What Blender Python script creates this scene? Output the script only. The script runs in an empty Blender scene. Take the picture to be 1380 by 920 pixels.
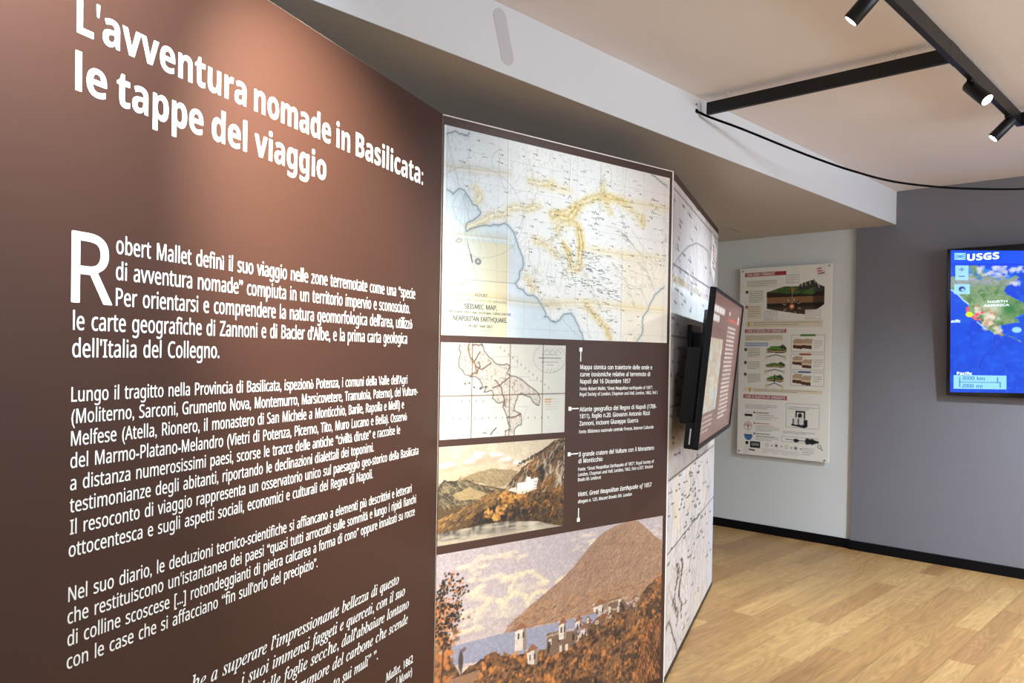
import bpy, bmesh, math, random, json
import numpy as np
from mathutils import Matrix, Vector

EXPOSURE = 0.76
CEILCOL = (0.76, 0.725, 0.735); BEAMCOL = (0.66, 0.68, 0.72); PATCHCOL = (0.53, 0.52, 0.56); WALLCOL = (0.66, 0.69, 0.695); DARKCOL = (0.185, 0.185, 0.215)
BROWNCOL = (0.046, 0.0182, 0.0110); BROWNROUGH = 0.5; BROWNSPEC = 0.36
MON_GLOW, TV_GLOW = 0.55, 0.8
PW = dict(w1=2, w2=95, s0=320, s1=33, s2=300, s3=150, s4=255, d1=255, d2=20, d3=350)
SOFSHADE = (0.46, 0.42, 0.38)

SC = bpy.context.scene
COL = SC.collection
PI = math.pi

# ------------------------------------------------------------------ camera
cam_d = bpy.data.cameras.new('camera')
cam_d.sensor_width = 36.0
cam_d.lens = 1082.46 / 1380 * 36.0
cam_d.shift_y = 29.54 / 1380
cam_d.clip_start = 0.02
cam = bpy.data.objects.new('camera', cam_d)
COL.objects.link(cam)
R_ = (0.7272, 0.6862, 0.0167); U_ = (-0.0186, -0.0046, 0.9998); F_ = (-0.6861, 0.7274, -0.0094)
m3 = Matrix(((R_[0], U_[0], -F_[0]), (R_[1], U_[1], -F_[1]), (R_[2], U_[2], -F_[2])))
cam.matrix_world = Matrix.Translation((0, 0, 1.52)) @ m3.to_quaternion().to_matrix().to_4x4()
SC.camera = cam

# ------------------------------------------------------------------ view, world, added window light
SC.view_settings.view_transform = 'Standard'
SC.view_settings.look = 'None'
SC.view_settings.gamma = 1.0
SC.view_settings.use_curve_mapping = False
SC.view_settings.exposure = EXPOSURE
SC.cycles.use_denoising = True
SC.cycles.max_bounces = 10
SC.cycles.diffuse_bounces = 6
world = bpy.data.worlds.new('daylight')
world.use_nodes = True
SC.world = world
wb = world.node_tree.nodes['Background']
wb.inputs[0].default_value = (0.75, 0.85, 1.0, 1)
wb.inputs[1].default_value = 0.6

def area(name, loc, rot, sx, sy, power, col):
    d = bpy.data.lights.new(name, 'AREA')
    d.shape = 'RECTANGLE'; d.size = sx; d.size_y = sy; d.energy = power; d.color = col
    o = bpy.data.objects.new(name, d); COL.objects.link(o)
    o.location = loc; o.rotation_euler = rot
    return o
area('added_window_light', (1.0, -3.15, 1.5), (PI / 2, 0, 0), 3.0, 1.8, PW['w1'], (0.86, 0.93, 1.0))  # soft fill at an unseen window, added as a light source
area('added_side_window_light', (3.35, 4.0, 1.95), (PI / 2, 0, PI / 2), 3.6, 1.0, PW['w2'], (0.80, 0.90, 1.0))  # cool fill at an unseen side window, added to light the room

# ------------------------------------------------------------------ materials
def new_mat(name):
    m = bpy.data.materials.new(name); m.use_nodes = True
    return m, m.node_tree.nodes, m.node_tree.links, m.node_tree.nodes['Principled BSDF']

def lin(c):
    return tuple((x / 12.92 if x <= 0.04045 else ((x + 0.055) / 1.055) ** 2.4) for x in c)
def rgb(r, g, b): return lin((r / 255, g / 255, b / 255))

def plain(name, col, rough=0.5, spec=0.5, metal=0.0, var=0.04, scale=6.0, bump=0.0, bscale=120.0):
    m, n, l, p = new_mat(name)
    p.inputs['Roughness'].default_value = rough
    p.inputs['Specular IOR Level'].default_value = spec
    p.inputs['Metallic'].default_value = metal
    tc = n.new('ShaderNodeTexCoord'); nz = n.new('ShaderNodeTexNoise')
    nz.inputs['Scale'].default_value = scale; nz.inputs['Detail'].default_value = 4
    l.new(tc.outputs['Object'], nz.inputs['Vector'])
    rp = n.new('ShaderNodeValToRGB')
    rp.color_ramp.elements[0].position = 0.3; rp.color_ramp.elements[1].position = 0.7
    rp.color_ramp.elements[0].color = tuple(c * (1 - var) for c in col) + (1,)
    rp.color_ramp.elements[1].color = tuple(min(1, c * (1 + var)) for c in col) + (1,)
    l.new(nz.outputs['Fac'], rp.inputs['Fac']); l.new(rp.outputs['Color'], p.inputs['Base Color'])
    if bump:
        n2 = n.new('ShaderNodeTexNoise'); n2.inputs['Scale'].default_value = bscale; n2.inputs['Detail'].default_value = 3
        bp = n.new('ShaderNodeBump'); bp.inputs['Strength'].default_value = bump; bp.inputs['Distance'].default_value = 0.002
        l.new(tc.outputs['Object'], n2.inputs['Vector']); l.new(n2.outputs['Fac'], bp.inputs['Height'])
        l.new(bp.outputs['Normal'], p.inputs['Normal'])
    return m

def glow(name, col, strength):
    m, n, l, p = new_mat(name)
    p.inputs['Base Color'].default_value = tuple(col) + (1,)
    p.inputs['Emission Color'].default_value = tuple(col) + (1,)
    p.inputs['Emission Strength'].default_value = strength
    return m

def printed(name, rough=0.5, spec=0.35):
    m, n, l, p = new_mat(name)
    a = n.new('ShaderNodeAttribute'); a.attribute_name = 'ink'
    l.new(a.outputs['Color'], p.inputs['Base Color'])
    p.inputs['Roughness'].default_value = rough; p.inputs['Specular IOR Level'].default_value = spec
    return m

def screen_mat(name, strength, rough=0.25):
    m, n, l, p = new_mat(name)
    a = n.new('ShaderNodeAttribute'); a.attribute_name = 'ink'
    p.inputs['Base Color'].default_value = (0.01, 0.01, 0.012, 1)
    p.inputs['Roughness'].default_value = rough
    l.new(a.outputs['Color'], p.inputs['Emission Color'])
    p.inputs['Emission Strength'].default_value = strength
    return m

def floor_mat():
    m, n, l, p = new_mat('oak_planks')
    tc = n.new('ShaderNodeTexCoord'); sp = n.new('ShaderNodeSeparateXYZ')
    l.new(tc.outputs['Object'], sp.inputs[0])
    def mth(op, a, b=None, c=None):
        q = n.new('ShaderNodeMath'); q.operation = op
        for i, v in enumerate((a, b, c)):
            if v is None: continue
            if isinstance(v, (int, float)): q.inputs[i].default_value = v
            else: l.new(v, q.inputs[i])
        return q.outputs[0]
    W = 0.129
    xs = mth('DIVIDE', mth('ADD', sp.outputs[0], 1.432), W)
    row = mth('FLOOR', xs); fx = mth('FRACT', xs)
    wn = n.new('ShaderNodeTexWhiteNoise'); wn.noise_dimensions = '1D'; l.new(row, wn.inputs['W'])
    ys = mth('ADD', mth('DIVIDE', sp.outputs[1], 1.15), mth('MULTIPLY', wn.outputs['Value'], 17.0))
    colm = mth('FLOOR', ys); fy = mth('FRACT', ys)
    cx = n.new('ShaderNodeCombineXYZ'); l.new(row, cx.inputs[0]); l.new(colm, cx.inputs[1])
    w2 = n.new('ShaderNodeTexWhiteNoise'); w2.noise_dimensions = '3D'; l.new(cx.outputs[0], w2.inputs['Vector'])
    ramp = n.new('ShaderNodeValToRGB'); e = ramp.color_ramp.elements
    e[0].position = 0.0; e[0].color = rgb(150, 111, 71) + (1,)
    e[1].position = 1.0; e[1].color = rgb(186, 149, 97) + (1,)
    for ps, cc in ((0.22, rgb(166, 127, 80)), (0.45, rgb(172, 134, 85)), (0.75, rgb(178, 140, 90))):
        q = e.new(ps); q.color = cc + (1,)
    l.new(w2.outputs['Value'], ramp.inputs['Fac'])
    # grain runs along the plank, shifted from plank to plank
    off = mth('MULTIPLY', w2.outputs['Value'], 37.0)
    gv = n.new('ShaderNodeCombineXYZ')
    l.new(mth('ADD', mth('MULTIPLY', sp.outputs[0], 26.0), off), gv.inputs[0])
    l.new(mth('ADD', mth('MULTIPLY', sp.outputs[1], 1.6), off), gv.inputs[1])
    g1 = n.new('ShaderNodeTexNoise'); g1.inputs['Scale'].default_value = 1.0; g1.inputs['Detail'].default_value = 5; g1.inputs['Roughness'].default_value = 0.62
    g1.inputs['Distortion'].default_value = 0.4
    l.new(gv.outputs[0], g1.inputs['Vector'])
    fv = n.new('ShaderNodeCombineXYZ')
    l.new(mth('ADD', mth('MULTIPLY', sp.outputs[0], 9.0), off), fv.inputs[0])
    l.new(mth('ADD', mth('MULTIPLY', sp.outputs[1], 0.9), off), fv.inputs[1])
    f1 = n.new('ShaderNodeTexNoise'); f1.inputs['Scale'].default_value = 1.0; f1.inputs['Detail'].default_value = 1.5
    l.new(fv.outputs[0], f1.inputs['Vector'])
    rings = mth('ABSOLUTE', mth('SUBTRACT', mth('FRACT', mth('MULTIPLY', f1.outputs['Fac'], 16.0)), 0.5))
    gr = mth('ADD', mth('MULTIPLY', g1.outputs['Fac'], 0.72), mth('MULTIPLY', rings, 0.40))
    gm = n.new('ShaderNodeMapRange'); gm.inputs[1].default_value = 0.25; gm.inputs[2].default_value = 0.75
    gm.inputs[3].default_value = 0.70; gm.inputs[4].default_value = 1.22
    l.new(gr, gm.inputs[0])
    mx = n.new('ShaderNodeMix'); mx.data_type = 'RGBA'; mx.blend_type = 'MULTIPLY'; mx.inputs['Factor'].default_value = 1.0
    gc = n.new('ShaderNodeCombineColor')
    for i in range(3): l.new(gm.outputs[0], gc.inputs[i])
    l.new(ramp.outputs['Color'], mx.inputs['A']); l.new(gc.outputs[0], mx.inputs['B'])
    # hairline joints
    ex = mth('MULTIPLY', mth('MINIMUM', fx, mth('SUBTRACT', 1.0, fx)), W)
    ey = mth('MULTIPLY', mth('MINIMUM', fy, mth('SUBTRACT', 1.0, fy)), 1.15)
    ed = mth('LESS_THAN', mth('MINIMUM', ex, ey), 0.0011)
    m2 = n.new('ShaderNodeMix'); m2.data_type = 'RGBA'; l.new(mth('MULTIPLY', ed, 0.62), m2.inputs['Factor'])
    l.new(mx.outputs['Result'], m2.inputs['A']); m2.inputs['B'].default_value = rgb(105, 74, 45) + (1,)
    l.new(m2.outputs['Result'], p.inputs['Base Color'])
    p.inputs['Roughness'].default_value = 0.42; p.inputs['Specular IOR Level'].default_value = 0.4
    bp = n.new('ShaderNodeBump'); bp.inputs['Strength'].default_value = 0.12; bp.inputs['Distance'].default_value = 0.001
    l.new(g1.outputs['Fac'], bp.inputs['Height']); l.new(bp.outputs['Normal'], p.inputs['Normal'])
    return m

M = dict(
    floor=floor_mat(),
    ceil=plain('ceiling_paint', CEILCOL, 0.85, 0.2, var=0.015, scale=0.8, bump=0.05),
    soffit=plain("shaded_soffit_paint", SOFSHADE, 0.85, 0.2, var=0.01, scale=0.8, bump=0.05),  # ceiling paint with the underside's shade put into the colour
    beam=plain('beam_paint', BEAMCOL, 0.8, 0.2, var=0.01, scale=0.8, bump=0.05),
    patch=plain('touch_up_paint', PATCHCOL, 0.75, 0.25, var=0.01),
    wall=plain('pale_wall_paint', WALLCOL, 0.8, 0.25, var=0.015, scale=1.5, bump=0.05),
    dark=plain('grey_wall_paint', DARKCOL, 0.75, 0.25, var=0.02, scale=1.5, bump=0.05),
    base=plain('black_skirting', rgb(3, 5, 9), 0.5, 0.2, var=0.1),
    brown=plain('brown_printed_film', BROWNCOL, BROWNROUGH, BROWNSPEC, var=0.03, scale=3.0, bump=0.03, bscale=700),
    core=plain('white_board_core', rgb(222, 216, 208), 0.6, 0.3, var=0.02),
    ink=printed('matt_print'),
    paper=printed('poster_print', 0.55, 0.3),
    white=plain('white_vinyl_lettering', rgb(238, 240, 236), 0.45, 0.4, var=0.01),
    greyink=plain('grey_print_lettering', rgb(70, 76, 80), 0.6, 0.3, var=0.05),
    darkink=plain('black_print_lettering', rgb(40, 38, 38), 0.6, 0.3, var=0.05),
    black=plain('black_satin_metal', rgb(8, 8, 11), 0.4, 0.4, var=0.1),
    rail=plain('black_anodised_rail', rgb(13, 12, 16), 0.45, 0.4, var=0.1, scale=20),
    plastic=plain('black_plastic', rgb(7, 8, 11), 0.4, 0.35, var=0.1, bump=0.04, bscale=400),
    glassy=plain('black_glass_border', rgb(16, 13, 12), 0.12, 0.5, var=0.05),
    cable=plain('black_rubber', rgb(5, 5, 6), 0.85, 0.1, var=0.1),
    steel=plain('steel', rgb(190, 190, 190), 0.3, 0.5, 0.9, var=0.03),
    silver=plain('silver_label', rgb(200, 205, 205), 0.35, 0.5, 0.3, var=0.03),
    lens=glow('lamp_lens', (0.93, 1.0, 0.98), 26.0),
    lensrim=plain('white_lamp_ring', rgb(230, 235, 235), 0.4, 0.5, var=0.02),
    frame=plain('added_window_frame_paint', rgb(225, 225, 222), 0.5, 0.4, var=0.02),
)

# ------------------------------------------------------------------ object helpers
def obj(name, verts, faces, mat, parent=None, smooth=False):
    me = bpy.data.meshes.new(name)
    me.from_pydata([tuple(v) for v in verts], [], faces)
    me.materials.append(mat)
    if smooth:
        for pl in me.polygons: pl.use_smooth = True
    me.update()
    o = bpy.data.objects.new(name, me); COL.objects.link(o)
    if parent is not None: o.parent = parent
    return o

def tag(o, label, cat, group=None):
    o['label'] = label; o['category'] = cat
    if group: o['group'] = group
    return o

def thing(name, label, cat, loc=(0, 0, 0), rz=0.0, group=None):
    o = bpy.data.objects.new(name, None); COL.objects.link(o)
    o.location = loc; o.rotation_euler = (0, 0, rz); o.empty_display_size = 0.1
    return tag(o, label, cat, group)

class G:
    """collects boxes, tubes and prisms into one mesh"""
    def __init__(s): s.v = []; s.f = []
    def add(s, v, f):
        k = len(s.v); s.v += [tuple(q) for q in v]; s.f += [tuple(i + k for i in q) for q in f]; return s
    def box(s, x0, x1, y0, y1, z0, z1):
        return s.add([(x0, y0, z0), (x1, y0, z0), (x1, y1, z0), (x0, y1, z0), (x0, y0, z1), (x1, y0, z1), (x1, y1, z1), (x0, y1, z1)],
                     [(0, 3, 2, 1), (4, 5, 6, 7), (0, 1, 5, 4), (1, 2, 6, 5), (2, 3, 7, 6), (3, 0, 4, 7)])
    def prism(s, poly, z0, z1):
        n = len(poly)
        return s.add([(x, y, z0) for x, y in poly] + [(x, y, z1) for x, y in poly],
                     [tuple(range(n - 1, -1, -1)), tuple(range(n, 2 * n))] + [(i, (i + 1) % n, n + (i + 1) % n, n + i) for i in range(n)])
    def rings(s, rs, cap=True):
        """rs: list of rings of equal length"""
        n = len(rs[0]); v = [p for r in rs for p in r]; f = []
        for k in range(len(rs) - 1):
            for i in range(n):
                j = (i + 1) % n
                f.append((k * n + i, k * n + j, (k + 1) * n + j, (k + 1) * n + i))
        if cap: f += [tuple(range(n - 1, -1, -1)), tuple((len(rs) - 1) * n + i for i in range(n))]
        return s.add(v, f)
    def lathe(s, p0, axis, prof, n=28):
        a = Vector(axis).normalized()
        t = a.orthogonal().normalized(); b = a.cross(t)
        rs = []
        for d, r in prof:
            rs.append([tuple(Vector(p0) + a * d + (t * math.cos(2 * PI * i / n) + b * math.sin(2 * PI * i / n)) * r) for i in range(n)])
        return s.rings(rs)
    def tube(s, pts, r, n=10):
        pts = [Vector(p) for p in pts]; rs = []
        up = Vector((0, 0, 1))
        for i, p in enumerate(pts):
            d = (pts[min(i + 1, len(pts) - 1)] - pts[max(i - 1, 0)]).normalized()
            t = d.cross(up); t = t.normalized() if t.length > 1e-4 else Vector((1, 0, 0))
            b = t.cross(d)
            rs.append([tuple(p + (t * math.cos(2 * PI * k / n) + b * math.sin(2 * PI * k / n)) * r) for k in range(n)])
        return s.rings(rs)
    def build(s, name, mat, parent=None, smooth=False, bevel=0.0):
        o = obj(name, s.v, s.f, mat, parent)
        if bevel:
            bm = bmesh.new(); bm.from_mesh(o.data)
            bmesh.ops.bevel(bm, geom=list(bm.edges), offset=bevel, segments=2, affect='EDGES', clamp_overlap=True)
            bm.to_mesh(o.data); bm.free()
        if smooth:
            bm = bmesh.new(); bm.from_mesh(o.data)
            for f in bm.faces: f.smooth = len(f.verts) == 4
            for e in bm.edges:
                if len(e.link_faces) == 2 and e.calc_face_angle() > 0.7: e.smooth = False
            bm.to_mesh(o.data); bm.free()
        return o

def struct(g, name, mat, label=None):
    o = g.build(name, mat); o['kind'] = 'structure'
    if label: o['label'] = label
    return o

# ------------------------------------------------------------------ lettering
def mp(s, up, lo, dg):
    out = ''
    for c in s:
        if 'a' <= c <= 'z':
            out += '\u210e' if (c == 'h' and lo == 0x1D44E) else chr(lo + ord(c) - 97)
        elif 'A' <= c <= 'Z': out += chr(up + ord(c) - 65)
        elif dg and '0' <= c <= '9': out += chr(dg + ord(c) - 48)
        else: out += c
    return out
STY = dict(sans=(0x1D5A0, 0x1D5BA, 0x1D7E2), bold=(0x1D5D4, 0x1D5EE, 0x1D7EC), ital=(0x1D608, 0x1D622, 0x1D7E2), serif=(0x1D434, 0x1D44E, 0))

WORDSP = dict(sans=1.35, serif=1.15, ital=1.25)
def glyphs(s, style, res=2):
    c = bpy.data.curves.new('t', 'FONT'); c.body = mp(s, *STY[style]); c.resolution_u = res; c.space_word = WORDSP.get(style, 1.0)
    o = bpy.data.objects.new('t', c); COL.objects.link(o)
    bpy.context.view_layer.update()
    me = bpy.data.meshes.new_from_object(o.evaluated_get(bpy.context.evaluated_depsgraph_get()))
    v = np.zeros(len(me.vertices) * 3); me.vertices.foreach_get('co', v)
    f = [tuple(p.vertices) for p in me.polygons]
    bpy.data.objects.remove(o); bpy.data.curves.remove(c); bpy.data.meshes.remove(me)
    return v.reshape(-1, 3), f
CAP = {}
def cap_of(style):
    if style not in CAP:
        v, _ = glyphs('H', style); CAP[style] = v[:, 1].max()
    return CAP[style]

def line(g, s, style, cap, x0, x1, z, y, emb=0.0, res=2, sx=None, skew=0.0):
    """one line of lettering on a plane facing -Y; x0..x1 its extent, z its baseline, cap its capital height"""
    v, f = glyphs(s, style, res)
    k = cap / cap_of(style)
    a, b = v[:, 0].min(), v[:, 0].max()
    if x0 is None: kx = sx * k; x0 = x1 - (b - a) * kx
    elif x1 is None: kx = sx * k
    else: kx = (x1 - x0) / (b - a)
    X = x0 + (v[:, 0] - a) * kx + v[:, 1] * k * skew; Zc = z + v[:, 1] * k
    offs = [(0, 0)] if not emb else [(-emb, 0), (emb, 0), (0, emb * 0.6), (0, -emb * 0.6)]
    for i, (dx, dz) in enumerate(offs):
        g.add([(p + dx * cap, y - i * 0.00003, q + dz * cap) for p, q in zip(X, Zc)], f)

# ------------------------------------------------------------------ printed pictures: painted on fine grids of coloured points
class Art:
    def __init__(s, W, H, base, seed=1):
        s.W, s.H = W, H
        s.a = np.ones((H, W, 3)) * (np.array(base) / 255.0)
        s.V, s.U = np.meshgrid(np.linspace(0, 1, H), np.linspace(0, 1, W), indexing='ij')
        s.rs = np.random.RandomState(seed)
    def noise(s, fx, fy, oct=1, gain=0.5):
        tot = np.zeros((s.H, s.W)); amp = 1.0; nrm = 0
        for o in range(oct):
            nx, ny = max(2, int(fx * 2 ** o) + 2), max(2, int(fy * 2 ** o) + 2)
            gd = s.rs.rand(ny + 1, nx + 1)
            x = s.U * (nx - 1); y = s.V * (ny - 1)
            xi = np.minimum(x.astype(int), nx - 1); yi = np.minimum(y.astype(int), ny - 1)
            tx = x - xi; ty = y - yi; tx = tx * tx * (3 - 2 * tx); ty = ty * ty * (3 - 2 * ty)
            tot += amp * ((gd[yi, xi] * (1 - tx) + gd[yi, xi + 1] * tx) * (1 - ty) + (gd[yi + 1, xi] * (1 - tx) + gd[yi + 1, xi + 1] * tx) * ty)
            nrm += amp; amp *= gain
        return tot / nrm
    def blend(s, m, col):
        m = np.clip(m, 0, 1)[..., None]
        c = np.array(col) / 255.0
        s.a = s.a * (1 - m) + c * m
    def mul(s, m): s.a = s.a * m[..., None]
    def stroke(s, pts, col, w=1.0, alpha=1.0, soft=0.8, jit=0.0, hatch=None):
        P = np.array(pts, float) * [s.W - 1, s.H - 1]
        if jit:
            Q = [P[0]]
            for a, b in zip(P[:-1], P[1:]):
                k = max(1, int(np.hypot(*(b - a)) / 4))
                for i in range(1, k + 1): Q.append(a + (b - a) * i / k + s.rs.randn(2) * jit * (i < k))
            P = np.array(Q)
        pad = w + soft + 1
        x0, x1 = int(max(0, P[:, 0].min() - pad)), int(min(s.W, P[:, 0].max() + pad + 1))
        y0, y1 = int(max(0, P[:, 1].min() - pad)), int(min(s.H, P[:, 1].max() + pad + 1))
        if x1 <= x0 or y1 <= y0: return
        yy, xx = np.mgrid[y0:y1, x0:x1]
        d = np.full(xx.shape, 1e9)
        for a, b in zip(P[:-1], P[1:]):
            ab = b - a; L = ab @ ab + 1e-9
            t = np.clip(((xx - a[0]) * ab[0] + (yy - a[1]) * ab[1]) / L, 0, 1)
            d = np.minimum(d, np.hypot(xx - a[0] - t * ab[0], yy - a[1] - t * ab[1]))
        m = np.clip((w / 2 + soft - d) / (2 * soft) if soft else (d < w / 2), 0, 1) * alpha
        if hatch is not None: m = m * hatch[y0:y1, x0:x1]
        c = np.array(col) / 255.0
        s.a[y0:y1, x0:x1] = s.a[y0:y1, x0:x1] * (1 - m[..., None]) + c * m[..., None]
    def mask(s, pts, wob=0.0, fx=30):
        U, V = s.U, s.V
        if wob:
            U = U + (s.noise(fx, fx, 3) - 0.5) * wob; V = V + (s.noise(fx, fx, 3) - 0.5) * wob
        ins = np.zeros(U.shape, bool); n = len(pts)
        for i in range(n):
            (xa, ya), (xb, yb) = pts[i], pts[(i + 1) % n]
            if ya == yb: continue
            c = ((ya > V) != (yb > V)) & (U < (xb - xa) * (V - ya) / (yb - ya) + xa)
            ins ^= c
        return ins.astype(float)
    def fill(s, pts, col, alpha=1.0, wob=0.0, fx=30):
        m = s.mask(pts, wob, fx); s.blend(m * alpha, col); return m
    def rect(s, u0, v0, u1, v1, col, alpha=1.0):
        s.blend(((s.U >= u0) & (s.U <= u1) & (s.V >= v0) & (s.V <= v1)) * alpha, col)
    def box(s, u0, v0, u1, v1, col, w=1.0, alpha=1.0):
        s.stroke([(u0, v0), (u1, v0), (u1, v1), (u0, v1), (u0, v0)], col, w, alpha, 0.6)
    def disc(s, u, v, ru, rv, col, alpha=1.0, soft=0.15, wob=None):
        d = np.sqrt(((s.U - u) / ru) ** 2 + ((s.V - v) / rv) ** 2)
        if wob is not None: d = d + wob
        s.blend(np.clip((1 - d) / soft + 0.5, 0, 1) * alpha, col)
    def scatter(s, m, n, ln, ang, spread, cols, w=1.0, alpha=0.6, curl=0.0):
        """short strokes inside a mask: the hatching of a lithograph"""
        yy, xx = np.nonzero(m > 0.5)
        if not len(xx): return
        for k in range(n):
            i = s.rs.randint(len(xx)); u, v = xx[i] / (s.W - 1), yy[i] / (s.H - 1)
            an = ang + s.rs.randn() * spread; L = ln * (0.5 + s.rs.rand())
            asp = s.W / s.H
            d1 = (math.cos(an) * L, math.sin(an) * L * asp); d2 = (math.cos(an + curl) * L * 0.7, math.sin(an + curl) * L * 0.7 * asp)
            s.stroke([(u, v), (u + d1[0] * 0.5, v + d1[1] * 0.5), (u + d1[0] * 0.5 + d2[0], v + d1[1] * 0.5 + d2[1])], cols[s.rs.randint(len(cols))], w * (0.7 + 0.6 * s.rs.rand()), alpha * (0.6 + 0.4 * s.rs.rand()), 0.7)
    def clump(s, u, v, r, light, mid, dark, rng_n=10):
        """a round leafy mass: dark foot, lit crown"""
        asp = s.W / s.H
        for k in range(rng_n):
            a_ = s.rs.rand() * 2 * PI; q = r * math.sqrt(s.rs.rand())
            du, dv = q * math.cos(a_), q * math.sin(a_) * asp
            t_ = 0.5 + 0.5 * (dv / (r * asp) * 0.8 + du / r * 0.4)
            c = light if t_ + 0.25 * s.rs.randn() < 0.42 else (mid if t_ + 0.2 * s.rs.randn() < 0.75 else dark)
            s.disc(u + du, v + dv, r * 0.30, r * 0.30 * asp, c, 0.75, 0.7)
    def rows(s, u0, v0, u1, v1, n, col, w=1.2, alpha=0.7, last=0.7):
        """lines of print too small to read"""
        for i in range(n):
            v = v0 + (v1 - v0) * (i / max(1, n - 1))
            e = u1 if i < n - 1 or n == 1 else u0 + (u1 - u0) * last
            u = u0
            while u < e:
                L = 0.012 + 0.03 * s.rs.rand()
                s.stroke([(u, v), (min(e, u + L), v)], col, w, alpha * (0.6 + 0.4 * s.rs.rand()), 0.6)
                u += L + 0.008
    def build(s, name, quad, y, mat, parent):
        """quad: TL, TR, BR, BL corners (x, z) on the plane at local y"""
        tl, tr, br, bl = [np.array(q, float) for q in quad]
        U, V = s.U[..., None], s.V[..., None]
        P = (tl * (1 - U) + tr * U) * (1 - V) + (bl * (1 - U) + br * U) * V
        co = np.empty((s.H, s.W, 3)); co[..., 0] = P[..., 0]; co[..., 1] = y; co[..., 2] = P[..., 1]
        me = bpy.data.meshes.new(name)
        nv = s.W * s.H; nf = (s.W - 1) * (s.H - 1)
        me.vertices.add(nv); me.vertices.foreach_set('co', co.ravel())
        idx = np.arange(nv).reshape(s.H, s.W)
        q = np.stack([idx[1:, :-1], idx[1:, 1:], idx[:-1, 1:], idx[:-1, :-1]], -1).reshape(-1)
        me.loops.add(nf * 4); me.loops.foreach_set('vertex_index', q.astype(np.int32))
        me.polygons.add(nf); me.polygons.foreach_set('loop_start', np.arange(0, nf * 4, 4, dtype=np.int32))
        me.polygons.foreach_set('loop_total', np.full(nf, 4, dtype=np.int32))
        me.update(calc_edges=True)
        c = np.clip(s.a, 0, 1); c = np.where(c <= 0.04045, c / 12.92, ((c + 0.055) / 1.055) ** 2.4)
        at = me.color_attributes.new('ink', 'FLOAT_COLOR', 'POINT')
        at.data.foreach_set('color', np.concatenate([c, np.ones((s.H, s.W, 1))], -1).astype(np.float32).ravel())
        me.materials.append(mat)
        o = bpy.data.objects.new(name, me); COL.objects.link(o); o.parent = parent
        return o
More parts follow.
